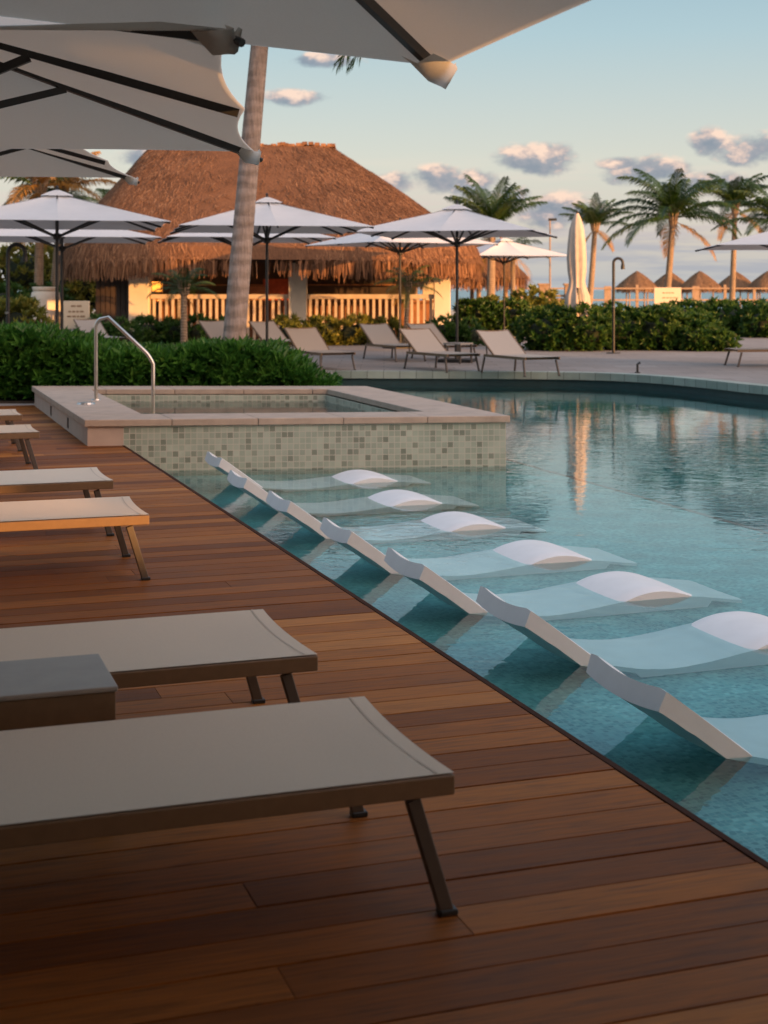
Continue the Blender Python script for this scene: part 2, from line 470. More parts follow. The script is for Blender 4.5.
# terrace
mb = MB()
ter = [dk(-9.2, 16.05), SPA['BL'] + E2 * 0.1 + V((0, -0.1, 0)), SPA['BR'] + V((-0.35, -0.05, 0)), V((-0.75, 21.0, 0))] + far_edge + [V((17.5, -12, 0)), V((45, -12, 0)), V((45, 66, 0)), V((-50, 66, 0)), V((-50, dk(-9.2, 16.05).y, 0))]
mb.poly(ter)
tag(mb.build('terrace', M['pave']), kind='structure')
# pool basin
mb = MB()
per = 0.0
for i in range(len(pool)):
    p, q = pool[i], pool[(i + 1) % len(pool)]
    L = (q - p).length
    mb.face([q + V((0, 0, -0.02)), p + V((0, 0, -0.02)), p + V((0, 0, -1.7)), q + V((0, 0, -1.7))], 1, 0.5, [(per + L, 0), (per, 0), (per, -1.7), (per + L, -1.7)])
    per += L
mb.poly([p + V((0, 0, -1.7)) for p in pool], mi=0)
ob = mb.build('pool_basin', [M['pooldeep'], M['spawall']])
tag(ob, kind='structure')
mb = MB()
mb.bbox(0.003, 4.05, -11, 11.0, -1.65, -0.60)
tag(mb.build('pool_shelf', M['poolfloor'], loc=ORG, rotz=DECK_ROT), kind='structure')
mb = MB()
mb.bbox(4.02, 4.075, -11, 10.9, -0.62, -0.592)
tag(mb.build('pool_shelf_edge_path', M['gutter'], loc=ORG, rotz=DECK_ROT), kind='structure')
mb = MB()
mb.poly([p + V((0, 0, WZ)) for p in pool])
tag(mb.build('pool_water', M['water']), kind='structure')
# overflow coping along the far edge
mb = MB()
acc = 0.0
fe = [V((-1.2, 26.78, 0))] + far_edge
for i in range(len(fe) - 1):
    p, q = fe[i], fe[i + 1]
    d = (q - p).normalized(); nrm = V((d.y, -d.x, 0))          # towards the pool
    n2 = nrm
    L = (q - p).length
    pi, qi = p + n2 * 0.07, q + n2 * 0.07
    po, qo = p - n2 * 0.22, q - n2 * 0.22
    t, b = V((0, 0, 0.008)), V((0, 0, -0.125))
    u0, u1 = acc, acc + L
    mb.face([pi + t, qi + t, qo + t, po + t], 0, 0.5, [(u0, 0.02), (u1, 0.02), (u1, 0.28), (u0, 0.28)])
    mb.face([pi + b, qi + b, qi + t, pi + t], 0, 0.5, [(u0, 0.31), (u1, 0.31), (u1, 0.45), (u0, 0.45)])
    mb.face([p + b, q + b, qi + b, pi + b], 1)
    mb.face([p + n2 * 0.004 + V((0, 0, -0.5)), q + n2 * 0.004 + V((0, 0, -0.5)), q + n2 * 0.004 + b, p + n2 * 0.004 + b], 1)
    acc += L
tag(mb.build('pool_coping', [M['gutter'], M['recess']]), kind='structure')

# ---------------------------------------------------------------- timber deck (boards run across, towards the pool)
rng = random.Random(5)
mb = MB()
bw = 0.156
b0, b1 = -7.0, 16.0
i = 0
bb = b0
while bb < b1:
    a = -9.2 - rng.uniform(0, 2.4)
    aend = -0.022 if bb < 10.9 or True else -0.4
    while a < aend:
        L = rng.choice([1.8, 2.4, 2.4, 3.0, 3.6])
        e = min(a + L, aend)
        if aend - e < 0.5: e = aend
        s = max(a, -9.2)
        if e > s:
            dz = rng.uniform(-0.0012, 0.0012)
            mb.bbox(s + 0.0012, e - 0.0012, bb + 0.0042, bb + bw - 0.0042, -0.028, dz, 0, rng.random())
        a = e + (0.0 if e < aend else 1)
    bb += bw
for b_ in [b0 + 0.5 * k for k in range(46)]:
    mb.bbox(-9.2, -0.03, b_, b_ + 0.05, -0.12, -0.03, 1)
mb.bbox(-9.2, -0.03, b0, b1, -0.125, -0.122, 1)
dko = mb.build('deck', [M['deck'], M['joist']], loc=ORG, rotz=DECK_ROT)
bevel(dko, 0.0025, 1)
tag(dko, kind='structure')
mb = MB()
mb.bbox(-0.019, 0.004, b0, 10.86, -0.45, 0.002)
tag(mb.build('deck_edge_kerb', M['edge'], loc=ORG, rotz=DECK_ROT), kind='structure')

# ---------------------------------------------------------------- spa
spa = thing('spa_pool', (0, 0, 0), 'raised square spa pool with mosaic wall and limestone rim at the deck end', 'spa pool')
FL, FR, BL, BR = SPA['FL'], SPA['FR'], SPA['BL'], SPA['BR']


def spq(s, t, z):
    """s across 0..1, t to the back 0..1"""
    return FL.lerp(FR, s).lerp(BL.lerp(BR, s), t) + V((0, 0, z))


ZT, ZC = 0.254, 0.184
wS, wF = 0.62 / 4.08, 0.62 / 5.1
ovs, ovt = 0.035 / 4.08, 0.035 / 5.1
# wall faces
mb = MB()
xs = 0.34 / 4.08


def wallq(p, q, z0, z1, mi=0, u0=0.0):
    L = (V(q) - V(p)).length
    P, Q = V((p.x, p.y, 0)), V((q.x, q.y, 0))
    mb.face([P + V((0, 0, z0)), Q + V((0, 0, z0)), Q + V((0, 0, z1)), P + V((0, 0, z1))], mi, 0.5, [(u0, z0), (u0 + L, z0), (u0 + L, z1), (u0, z1)])


wallq(spq(xs, 0, 0), spq(1, 0, 0), -1.65, ZC)
wallq(spq(1, 0, 0), spq(1, 1, 0), -1.65, ZC)
wallq(spq(1, 1, 0), spq(0.1, 1, 0), -1.65, ZC)
mb.build('mosaic_wall', M['mosaic'], spa)
mb = MB()
wallq(spq(0, 0, 0), spq(xs, 0, 0), -0.1, ZC)
wallq(spq(0, 1, 0), spq(0, 0, 0), -0.1, ZC)
mb.build('plaster_plinth', M['plaster'], spa)
for tt in (0.30, 0.62):
    mb = MB()
    p = spq(0, tt, 0.09); d = (BL - FL).normalized(); nn = V((-d.y, d.x, 0))
    mb.bar(p - d * 0.05, p + d * 0.05, 0.012, 0.11)
    mb.build('step_light', M['black'], spa)
# coping slabs with butt joints
mb = MB()


def slab(s0, s1, t0, t1):
    P = [spq(s0, t0, 0), spq(s1, t0, 0), spq(s1, t1, 0), spq(s0, t1, 0)]
    c = (P[0] + P[1] + P[2] + P[3]) / 4
    P = [p + (c - p).normalized() * 0.003 for p in P]
    n = len(mb.v)
    for z in (ZC + 0.002, ZT):
        for p in P: mb.v.append((p.x, p.y, z))
    rr = rng.random()
    for q in ((3, 2, 1, 0), (4, 5, 6, 7), (0, 1, 5, 4), (1, 2, 6, 5), (2, 3, 7, 6), (3, 0, 4, 7)):
        mb.f.append(tuple(n + k for k in q)); mb.m.append(0); mb.r.append(rr); mb.uv.append(None)


S0, S1, T0, T1 = -ovs, 1 + ovs, -ovt, 1 + ovt
for k in range(5):
    a, b = S0 + (S1 - S0) * k / 5, S0 + (S1 - S0) * (k + 1) / 5
    slab(a, b, T0, wF); slab(a, b, 1 - wF, T1)
for k in range(5):
    a, b = wF + (1 - 2 * wF) * k / 5, wF + (1 - 2 * wF) * (k + 1) / 5
    slab(S0, wS, a, b); slab(1 - wS, S1, a, b)
bevel(mb.build('coping', M['coping'], spa), 0.008, 2)
mb = MB()
i0, i1, j0, j1 = wS + 0.006, 1 - wS - 0.006, wF + 0.006, 1 - wF - 0.006
for z0_, z1_, mi_ in ((-0.9, 0.06, 1), (0.06, ZC, 0)):
    wallq(spq(i1, j0, 0), spq(i0, j0, 0), z0_, z1_, mi_)
    wallq(spq(i1, j1, 0), spq(i1, j0, 0), z0_, z1_, mi_)
    wallq(spq(i0, j1, 0), spq(i1, j1, 0), z0_, z1_, mi_)
    wallq(spq(i0, j0, 0), spq(i0, j1, 0), z0_, z1_, mi_)
mb.build('inner_wall', [M['mosaic'], M['spawall']], spa)
mb = MB()
mb.face([spq(i0, j0, -0.85), spq(i1, j0, -0.85), spq(i1, j1, -0.85), spq(i0, j1, -0.85)], 0, 0.5, [(0, 0), (3, 0), (3, 4), (0, 4)])
mb.build('spa_floor', M['spawall'], spa)
mb = MB()
mb.face([spq(i0, j0, 0.10), spq(i1, j0, 0.10), spq(i1, j1, 0.10), spq(i0, j1, 0.10)])
mb.build('spa_water', M['spawater'], spa)
mb = MB()
hp = at(118, 396, ZT)
mb.lathe([(0.0, 0.018), (0.09, 0.018), (0.10, 0.0)], at(86, 404, ZT), 16)
mb.build('skimmer_lid', M['steel'], spa)

# handrail
hp = at(96, 400, ZT)
hr = thing('pool_handrail', hp, 'bent stainless steel handrail leading down into the raised spa', 'handrail')
dx = 0.655
z1 = 0.94
pts = [V((0, 0, 0)), V((0, 0, z1 - 0.12))]
for k in range(1, 7):
    a = R(60 * k / 6); pts.append(V((0.10 * (1 - math.cos(a)), -0.01 * k / 6, z1 - 0.12 + 0.11 * math.sin(a))))
pts += [V((0.14, -0.02, z1 + 0.0)), V((dx - 0.10, -0.05, z1 - 0.38))]
for k in range(1, 6):
    a = R(45 * k / 5); pts.append(V((dx - 0.10 + 0.10 * math.sin(a) / math.sin(R(45)), -0.05, z1 - 0.38 - 0.10 * k / 5 - 0.05 * (k / 5) ** 2)))
pts += [V((dx, -0.05, 0.1)), V((dx, -0.05, -0.45))]
mb = MB(); mb.tube(pts, 0.021, 12); mb.build('rail', M['steel'], hr, smooth=True)
mb = MB(); mb.lathe([(0.0, 0.012), (0.05, 0.012), (0.055, 0.0)], (0, 0, 0), 16); mb.build('base_flange', M['steel'], hr)

# ---------------------------------------------------------------- in-water loungers
def chaise_mesh():
    key = [(0.0, 0.285), (0.03, 0.265), (0.12, 0.198), (0.24, 0.108), (0.36, 0.016), (0.48, -0.075), (0.60, -0.145), (0.74, -0.175), (0.88, -0.145),
           (1.02, -0.08), (1.15, -0.008), (1.27, 0.036), (1.39, 0.054), (1.51, 0.044), (1.64, 0.006), (1.76, -0.06), (1.88, -0.14), (1.96, -0.185)]
    P = catmull([V((s, 0, z)) for s, z in key], 4)
    W = 0.60; nw = 12
    mb = MB()
    top, bot = [], []
    n = len(P)
    for i, p in enumerate(P):
        a = P[max(i - 1, 0)]; b = P[min(i + 1, n - 1)]
        t = (b - a).normalized(); nr = V((-t.z, 0, t.x))
        th = 0.098 - 0.016 * max(0, 1 - p.x / 0.1)
        dish = 0.022 * max(0, 1 - p.x / 0.5) + 0.006
        rt, rb = [], []
        for j in range(nw + 1):
            w = -1 + 2 * j / nw
            crown = dish * (w * w - 1) + (0.012 * (1 - w * w) if 1.1 < p.x < 1.6 else 0)
            edge = -0.012 * max(0, (abs(w) - 0.9) / 0.1)
            q = p + nr * (crown + edge)
            rt.append(V((q.x, w * W / 2, q.z)))
            wb = w * 0.97
            qb = p - V((0.034 * max(0, 1 - p.x / 0.12), 0, th)) + nr * dish * 0.8 * (w * w - 1)
            if 0.55 < p.x < 1.75:
                qb = V((qb.x, 0, min(qb.z, -0.30)))
            rb.append(V((qb.x, wb * W / 2, qb.z)))
        top.append(rt); bot.append(rb)
    rows = []
    for i in range(n):
        rows.append(top[i] + list(reversed(bot[i])))
    mb.grid(rows, close=True)
    mb.face(list(reversed(rows[0]))); mb.face(rows[-1])
    return mb


tips = [(-1.61, 13.27), (-1.258, 11.90), (-0.84, 10.68), (-0.387, 9.42), (0.0287, 8.32), (0.486, 7.23), (0.847, 5.89)]
lab = ['white in-water lounger farthest along the row, beside the mosaic spa wall', 'white in-water lounger second from the mosaic spa wall',
       'white in-water lounger third from the mosaic spa wall', 'white in-water lounger in the middle of the row of seven',
       'white in-water lounger third from the near end of the row', 'white in-water lounger second from the near end of the row',
       'white in-water lounger at the near end of the row, footrest cut by the picture edge']
ch = None
for (x, y), l in zip(tips, lab):
    c = V((x, y, 0)) - E1 * 0.30 + V((0, 0, WZ))
    if ch is None:
        ch = chaise_mesh().build('in_water_lounger', M['chaise'], smooth=True, merge=True)
        m_ = ch.modifiers.new('split', 'EDGE_SPLIT'); m_.split_angle = R(38)
        o = ch
    else:
        o = ch.copy(); col.objects.link(o)
    o.location = c; o.rotation_euler.z = DECK_ROT
    tag(o, l, 'pool lounger', 'white loungers standing in the shallow pool')

# ---------------------------------------------------------------- sun loungers (frame, sling, back, legs); x runs head -> foot, foot end at x = 0
def make_lounger(label, cat, group, back=0.0, sling='sling', L=1.95, W=0.68):
    """back: backrest angle in degrees; origin at the ground under the middle of the foot end"""
    root = thing('sun_lounger', (0, 0, 0), label, cat, group)
    H = 0.335; hinge = -L + 0.78
    mb = MB()
    for s in (-1, 1):
        mb.bbox(-L if not back else hinge - 0.35, 0, s * W / 2 - 0.013, s * W / 2 + 0.013, H - 0.048, H)
    mb.bbox(-0.20, -0.165, -W / 2 + 0.014, W / 2 - 0.014, H - 0.05, H - 0.015)
    mb.bbox(hinge - 0.05, hinge - 0.015, -W / 2 + 0.014, W / 2 - 0.014, H - 0.05, H - 0.015)
    bevel(mb.build('frame', M['frame'], root), 0.004, 2)
    # sling: slightly sagging sheet, concave foot end
    mb = MB()
    xs_ = [hinge + (0 - hinge) * i / 12 for i in range(13)]
    if not back: xs_ = [-L + L * i / 18 for i in range(19)]
    for zoff, flip in ((0.004, False), (-0.006, True)):
        rows = []
        for i, x in enumerate(xs_):
            row = []
            for j in range(9):
                w = -1 + 2 * j / 8
                xx = x - (0.014 * (1 - w * w) if i == len(xs_) - 1 else 0.008 * (1 - w * w) if i == len(xs_) - 2 else 0)
                row.append(V((xx, w * (W / 2 + 0.006), H + zoff - 0.018 * (1 - w * w) * (1 if 0 < i < len(xs_) - 2 else 0.5 if i == len(xs_) - 2 else 0.12))))
            rows.append(row if not flip else list(reversed(row)))
        mb.grid(rows)
    mb.build('seat', M[sling], root, smooth=True)
    mb = MB()
    rows = []
    for i, x in enumerate((-0.046, -0.040)):
        rows.append([V((x - 0.014 * (1 - w * w), w * (W / 2 + 0.004), H + 0.0060 - 0.0062 * (1 - w * w))) for w in [-1 + j / 5 for j in range(11)]])
    mb.grid(rows); mb.build('hem_seam', M['hem'], [c for c in root.children if c.name.startswith('seat')][0])
    if back:
        a = R(back); Lb = 0.80
        d = V((-math.cos(a), 0, math.sin(a)))
        mb = MB()
        for zoff in (0.004, -0.008):
            rows = []
            for i in range(9):
                t = i / 8
                row = []
                for j in range(7):
                    w = -1 + 2 * j / 6
                    p = V((hinge, 0, H)) + d * (Lb * t) + V((math.sin(a), 0, math.cos(a))) * (zoff - 0.012 * (1 - w * w))
                    row.append(V((p.x, w * W / 2, p.z)))
                rows.append(row)
            mb.grid(rows)
        bk = mb.build('backrest', M[sling], root, smooth=True)
        mb = MB()
        for s in (-1, 1):
            mb.bar(V((hinge, s * (W / 2 - 0.01), H - 0.01)), V((hinge, s * (W / 2 - 0.01), H - 0.01)) + d * Lb, 0.025, 0.03)
        p = V((hinge, 0, H - 0.01)) + d * (Lb - 0.015)
        mb.bar(p + V((0, -W / 2 + 0.03, 0)), p + V((0, W / 2 - 0.03, 0)), 0.025, 0.025)
        q = V((hinge, 0, H)) + d * (Lb * 0.55)
        mb.bar(q + V((0, -W / 2 + 0.05, -0.02)), V((hinge - 0.33, -W / 2 + 0.05, H - 0.03)), 0.018, 0.018)
        mb.bar(q + V((0, W / 2 - 0.05, -0.02)), V((hinge - 0.33, W / 2 - 0.05, H - 0.03)), 0.018, 0.018)
        mb.build('backrest_frame', M['frame'], bk)
    # legs, splayed towards the ends
    for s in (-1, 1):
        for x0, x1 in ((-0.10, -0.018), (-L + 0.42, -L + 0.34)):
            mb = MB()
            mb.bar(V((x0, s * (W / 2 - 0.016), H - 0.055)), V((x1, s * (W / 2 + 0.004), 0.0)), 0.026, 0.036, up=V((1, 0, 0)))
            lgo = bevel(mb.build('leg', M['legs'], root), 0.004, 2)
            mb = MB(); mb.box((x1, s * (W / 2 + 0.004), 0.008), (0.046, 0.036, 0.016)); bevel(mb.build('rubber_foot', M['black'], lgo), 0.003, 1)
    return root


near = [(-0.887, -0.016), (-0.88, 1.18), (-0.886, 4.23), (-0.867, 5.65), (-0.99, 8.89), (-0.976, 10.6)]
nl = ['beige sling sun lounger nearest the viewer, single splayed leg in full view on the deck', 'beige sling sun lounger just beyond the grey side table',
      'beige sling sun lounger with a sunlit orange side rail', 'beige sling sun lounger just behind the one with the orange sunlit rail',
      'beige lounger tip next to the corner of the spa, nearer of the far pair', 'beige lounger tip farthest back on the deck, beside the hedge end']
lg = make_lounger(nl[0], 'sun lounger', 'sun loungers along the timber deck')
for i, (a, b) in enumerate(near):
    p = dk(a, b + 0.35)
    if i == 0:
        lg.location = p; lg.rotation_euler.z = DECK_ROT
    else:
        dup(lg, p, DECK_ROT + R([0, 0.3, -0.6, 0.5, 0.8, 0.2][i]), nl[i])

# side table
st = thing('side_table', dk(-1.57, 0.79), 'low grey topped side table standing between two near loungers', 'side table', rotz=DECK_ROT)
mb = MB(); mb.bbox(-0.42, 0, 0.0, 0.385, 0.385, 0.40); bevel(mb.build('table_top', M['tabletop'], st), 0.004, 2)
mb = MB(); mb.bbox(-0.414, -0.006, 0.006, 0.379, 0.305, 0.384); bevel(mb.build('apron', M['frame'], st), 0.003, 2)
for x in (-0.39, -0.03):
    for y in (0.03, 0.355):
        mb = MB(); mb.bbox(x - 0.018, x + 0.018, y - 0.018, y + 0.018, 0, 0.304); mb.build('leg', M['legs'], st)

# ---------------------------------------------------------------- umbrellas
def make_umbrella(label, group, side, zc, zp, big=False, scallop=0.05, fabric='canopyfar', lift=0.0, mls=(0, 0, 0, 0), ps=1.0):
    """square market umbrella; origin on the ground under the pole"""
    root = thing('patio_umbrella', (0, 0, 0), label, 'umbrella', group)
    h = side / 2
    def rim(k):
        return [V((h, 0)), V((h, h)), V((0, h)), V((-h, h)), V((-h, 0)), V((-h, -h)), V((0, -h)), V((h, -h))][k % 8].to_3d()
    mb = MB()
    NR, NW = 10, 8
    dz = zp - zc
    for zoff in (0.0, -0.006):
        for k in range(8):
            a, b = rim(k), rim(k + 1)
            ml = mls[((k + 1) // 2) % 4] if k % 2 else mls[k // 2]
            rows = []
            for i in range(NR + 1):
                t = max(i / NR, 0.02)
                row = []
                for j in range(NW + 1):
                    w = j / NW
                    e = a.lerp(b, w)
                    q = 4 * w * (1 - w)
                    tt = t * (1 - scallop * q * t)
                    sag = 0.03 * side / 3 * q * math.sin(math.pi * min(t, 1)) + 0.012 * q * t
                    row.append(V((e.x * tt, e.y * tt, zp - (dz - ml * (1 - (w if k % 2 == 0 else 1 - w))) * tt ** 0.93 - sag + zoff + (lift * q * t * t))))
                rows.append(row)
            mb.grid(rows)
    cn = mb.build('canopy', M[fabric], root, smooth=True)
    mb = MB()
    rows = []
    for t, z in ((0.02, 0.075), (0.08, 0.065), (0.15, 0.04)):
        row = []
        for k in range(8):
            row.append(rim(k) * (t if k % 2 else t * 1.0) + V((0, 0, zp - dz * t + z - 0.02)))
        rows.append(row)
    mb.grid(rows, close=True); mb.face(rows[0])
    mb.build('vent', M[fabric], root)
    mb = MB()
    mb.tube([V((0, 0, 0.06)), V((0, 0, zp + 0.04))], 0.032 if big else 0.03, 12)
    mb.lathe([(0.0, zp + 0.13), (0.03, zp + 0.11), (0.02, zp + 0.07), (0.035, zp + 0.04)], seg=10)
    mb.build('pole', M['black'], root)
    bh = 0.27 if big else 0.34
    mb = MB(); mb.bbox(-bh, bh, -bh, bh, 0.004, 0.07); mb.tube([V((0, 0, 0.07)), V((0, 0, 0.38))], 0.05, 12)
    bevel(mb.build('base', M['black'], root), 0.008, 2)
    mb = MB(); mb.lathe([(0.03, zc - 0.27), (0.07, zc - 0.25), (0.07, zc - 0.16), (0.03, zc - 0.14)], seg=12); mb.build('runner', M['black'], root)
    mb = MB(); mb.lathe([(0.03, zp - 0.16), (0.075, zp - 0.14), (0.075, zp - 0.06), (0.03, zp - 0.05)], seg=12)
    mb.build('hub', M['black'], root)
    for k in range(8):
        e = rim(k); ml = mls[k // 2]
        def onrib(t, dn=0.018): return V((e.x * t, e.y * t, zp - (dz - (ml if k % 2 == 0 else 0)) * t ** 0.93 - dn - (0.012 * t)))
        mb = MB()
        rp = [onrib(t) for t in (0.03, 0.25, 0.5, 0.75, 0.985)]
        for p, q in zip(rp[:-1], rp[1:]): mb.bar(p, q, 0.03 if not big else 0.024, 0.036 if not big else 0.036)
        rb = mb.build('rib', M['black'], root)
        mb = MB(); mb.bar(V((e.x, e.y, 0)).normalized() * 0.05 + V((0, 0, zc - 0.2)), onrib(0.52, 0.035), 0.034 if not big else 0.03, 0.036 if not big else 0.036)
        mb.build('strut', M['black'], rb)
    if big:
        for k in (1, 3, 5, 7):
            e = rim(k); dn = e.normalized(); sd = V((-dn.y, dn.x, 0))
            c = V((e.x, e.y, zc))
            mb = MB()
            rows = []
            for t, w, z in ((-0.22, 0.06, 0.004), (-0.12, 0.07, -0.004), (0.0, 0.06, -0.008), (0.045, 0.045, -0.012), (0.07, 0.03, -0.005), (0.02, 0.05, 0.008)):
                t, w = t * ps, w * ps
                rows.append([c + dn * t - sd * w + V((0, 0, z)), c + dn * t + V((0, 0, z - (0.07 if -0.2 < t < 0.05 and z < 0 else 0.03))), c + dn * t + sd * w + V((0, 0, z))])
            mb.grid(rows); mb.build('corner_pocket', M['canopy'], root, smooth=True)
            mb = MB(); mb.tube([c + dn * 0.02 + V((0, 0, -0.035)), c + dn * 0.06 + V((0, 0, -0.05))], 0.014, 8); mb.build('rib_tip', M['black'], root)
    return root


G1 = 'large umbrellas over the deck loungers'
ua = make_umbrella('large grey-beige umbrella overhead at the top edge with a sunlit golden corner', G1, 4.0, 2.3, 2.95, True, 0.012, 'canopy', 0.0, (0.05, 0.1, 0.05, 0.1))
ua.rotation_euler.z = DECK_ROT + R(2)
ca, sa = math.cos(DECK_ROT + R(2)), math.sin(DECK_ROT + R(2))
ua.location = ay(441, 66, 5.15).to_2d().to_3d() - V((2 * ca - 2 * sa, 2 * sa + 2 * ca, 0))
ub = make_umbrella('large grey umbrella with crossing black ribs, one corner in front of the palm trunk', G1, 3.9, 2.3, 2.86, True, 0.03, 'canopy', 0.0, ps=0.6)
ub.location = V((-0.607 - 1.95, 6.25, 0)); ub.rotation_euler.z = R(4)
uc = dup(ub, V((-4.42, 12.9, 0.36)), R(3), 'grey umbrella low at left, only one corner in view under the ribbed umbrella')

G2 = 'white umbrellas on the terrace beyond the pool'
uf = make_umbrella('white umbrella at left above two loungers, black pole rising behind the hedge', G2, 3.75, 2.66, 3.24, scallop=0.03)
uf.location = V((-5.84, 25.9, 0)); uf.rotation_euler.z = R(13)


def pl(u, Y): return V(((u - 384) * Y / FPX, Y, 0))


for u, Y, rz, l, sc in [
    (62, 33.5, 14, 'white umbrella directly behind and below the leftmost terrace umbrella', 1.12),
    (267, 27.9, 11, 'white umbrella right of the tall palm trunk, in front of the thatched bar', 0.95),
    (243, 33.6, 12, 'white umbrella mostly hidden behind the tall palm trunk', 1.0),
    (400, 37.3, 30, 'pale pinkish umbrella before the right end of the thatched bar', 0.98),
    (457, 30.2, -14, 'white umbrella over two loungers in the middle of the far pool edge', 1.0),
    (504, 45.0, 20, 'small distant pinkish umbrella beside the second thatched roof', 0.85),
    (801, 28.6, -6, 'white umbrella cut off by the right picture edge', 1.0),
    (-12, 60.0, 10, 'distant white umbrella at the far left behind the black shower pipe', 1.0)]:
    dup(uf, pl(u, Y), R(rz), l, (sc, sc, 0.88 if u > 790 else 1.0 if Y < 44 else 0.95))

# folded umbrella
fu = thing('folded_umbrella', pl(577, 36.0), 'tall closed beige umbrella tied up behind the green bush', 'umbrella')
mb = MB()
rows = []
for z, r in ((0.85, 0.26), (1.1, 0.28), (1.35, 0.26), (1.55, 0.19), (1.72, 0.165), (1.95, 0.195), (2.3, 0.215), (2.65, 0.205), (3.0, 0.175), (3.25, 0.115), (3.40, 0.04)):
    row = []
    for k in range(32):
        a = 2 * math.pi * k / 32
        rr = r * (1 + 0.20 * math.cos(8 * a + z) * min(1, (3.4 - z)) + 0.06 * math.sin(3 * a + 2 * z))
        row.append(V((rr * math.cos(a), rr * math.sin(a), z)))
    rows.append(row)
mb.grid(rows, close=True)
mb.build('canopy', simple('folded_fabric', (0.46, 0.39, 0.33), 0.85, 0.1, 6), fu, smooth=True)
mb = MB(); mb.tube([V((0, 0, 0.05)), V((0, 0, 3.45))], 0.03, 10); mb.build('pole', M['black'], fu)
mb = MB(); mb.tube([V((0, -0.2, 1.55)), V((0.0, -0.23, 1.3)), V((0.03, -0.26, 0.9))], 0.045, 8); mb.build('tie_strap', M['black'], fu)
mb = MB(); mb.bbox(-0.35, 0.35, -0.35, 0.35, 0.004, 0.07); mb.build('base', M['black'], fu)

# ---------------------------------------------------------------- terrace loungers
G3 = 'loungers on the terrace beyond the pool'
fl = make_lounger('lounger at the pool edge right of the palm, whole frame in view', 'sun lounger', G3, back=32, sling='slingfar')
spots = [  # pixel of the middle of the backrest's top edge, heading of the foot end, label
    (300, 327.5, -64, 'raised back lounger right of the palm trunk, whole frame in view'),
    (373, 323.5, -64, 'raised back lounger half hidden behind the black pole of the pinkish umbrella'),
    (414, 328.3, -62, 'raised back lounger left of the central umbrella base at the pool edge'),
    (420, 323.3, -62, 'lounger behind the central pair, only its backrest showing above'),
    (492, 330, -66, 'raised back lounger right of the central umbrella base'),
    (211, 320.5, -57, 'lounger backrest just left of the tall palm trunk'),
    (261, 321, -57, 'lounger backrest just right of the tall palm trunk, before the slatted balustrade'),
    (31, 319, -57, 'lounger backrest under the leftmost terrace umbrella, left of its pole'),
    (86, 319, -57, 'lounger backrest between the leftmost umbrella pole and the steel handrail'),
    (2, 322.5, -57, 'lounger at the left edge with its backrest just above the hedge')]
for i, (u, v, rz, l) in enumerate(spots):
    Y = 0.74 * FPX / (v - HOR)
    p = V(((u - 384) * Y / FPX, Y, 0)) + V((math.cos(R(rz)), math.sin(R(rz)), 0)) * 1.85
    if i == 0:
        fl.location = p; fl.rotation_euler.z = R(rz); fl['label'] = l
    else:
        dup(fl, p, R(rz), l)
dup(fl, at(733, 366.5) + V((0.0, 0.2, 0)), R(188), 'lounger cut off by the right picture edge, dark legs on the paving')
tb = thing('terrace_side_table', at(456, 361) + V((0.0, -0.9, 0)), 'small dark side table between two loungers by the central umbrella', 'side table', rotz=R(-40))
mb = MB(); mb.bbox(-0.22, 0.22, -0.22, 0.22, 0.39, 0.42); mb.build('table_top', M['tabletop'], tb)
for x in (-0.19, 0.19):
    for y in (-0.19, 0.19):
        mb = MB(); mb.bbox(x - 0.015, x + 0.015, y - 0.015, y + 0.015, 0, 0.389); mb.build('leg', M['legs'], tb)

# ---------------------------------------------------------------- thatched bar
HY = 41.0
bar = thing('thatched_bar', V((-4.2, HY, 0)), 'large open bar hut under a steep thatched hip roof with slatted balustrade', 'bar hut')
BO = bar.location.copy()


def L_(p): return V(p) - BO


def thatch_roof(mb, ring, n_blades, blade, zeave, fringe, nfringe, seed):
    """ring(th, t): surface point; adds base sheet + straw"""
    r = random.Random(seed)
    NT_, NS = 96, 14
    rows = [[ring(2 * math.pi * k / NT_, i / NS) for k in range(NT_)] for i in range(NS + 1)]
    mb.grid(rows, 0, 0.25, close=True)
    mb.face(rows[-1], 0, 0.3)
    for _ in range(n_blades):
        th = r.random() * 2 * math.pi; t = 1 - math.sqrt(r.random()) if r.random() < 0.8 else r.random()
        p = ring(th, t); q = ring(th + r.uniform(-0.02, 0.02), max(t - 0.06, 0)); s = ring(th + 0.01, t)
        d = (q - p)
        if d.length < 1e-5: d = V((0, 0, -1))
        d.normalize(); sd = (s - p)
        if sd.length < 1e-5: continue
        sd.normalize(); nn = sd.cross(d)
        if nn.z < 0: nn = -nn
        L = blade * r.uniform(0.6, 1.5); w = r.uniform(0.008, 0.02)
        d = (d + sd * r.uniform(-0.35, 0.35)).normalized()
        p0 = p + nn * 0.01
        p1 = p + d * L + nn * r.uniform(0.0, 0.045)
        mb.face([p0 - sd * w, p0 + sd * w, p1 + sd * w * 0.3, p1 - sd * w * 0.3], 0, r.random())
    for _ in range(nfringe):
        th = r.random() * 2 * math.pi
        p = ring(th, 0.0); c = ring(0, 1.0)
        s = (ring(th + 0.01, 0) - p).normalized(); o = s.cross(V((0, 0, 1)))
        k = r.random()
        p = p - o * (k * 0.35 * (1 if o.dot(V((p.x - c.x, p.y - c.y, 0))) > 0 else -1)) + V((0, 0, r.uniform(-0.05, 0.12)))
        L = fringe * r.uniform(0.75, 1.08) * (1 - 0.35 * k); w = r.uniform(0.012, 0.035)
        q = p + V((s.x * r.uniform(-0.1, 0.1), s.y * r.uniform(-0.1, 0.1), -L))
        mb.face([p - s * w, p + s * w, q + s * w * 0.4, q - s * w * 0.4], 0, r.random())


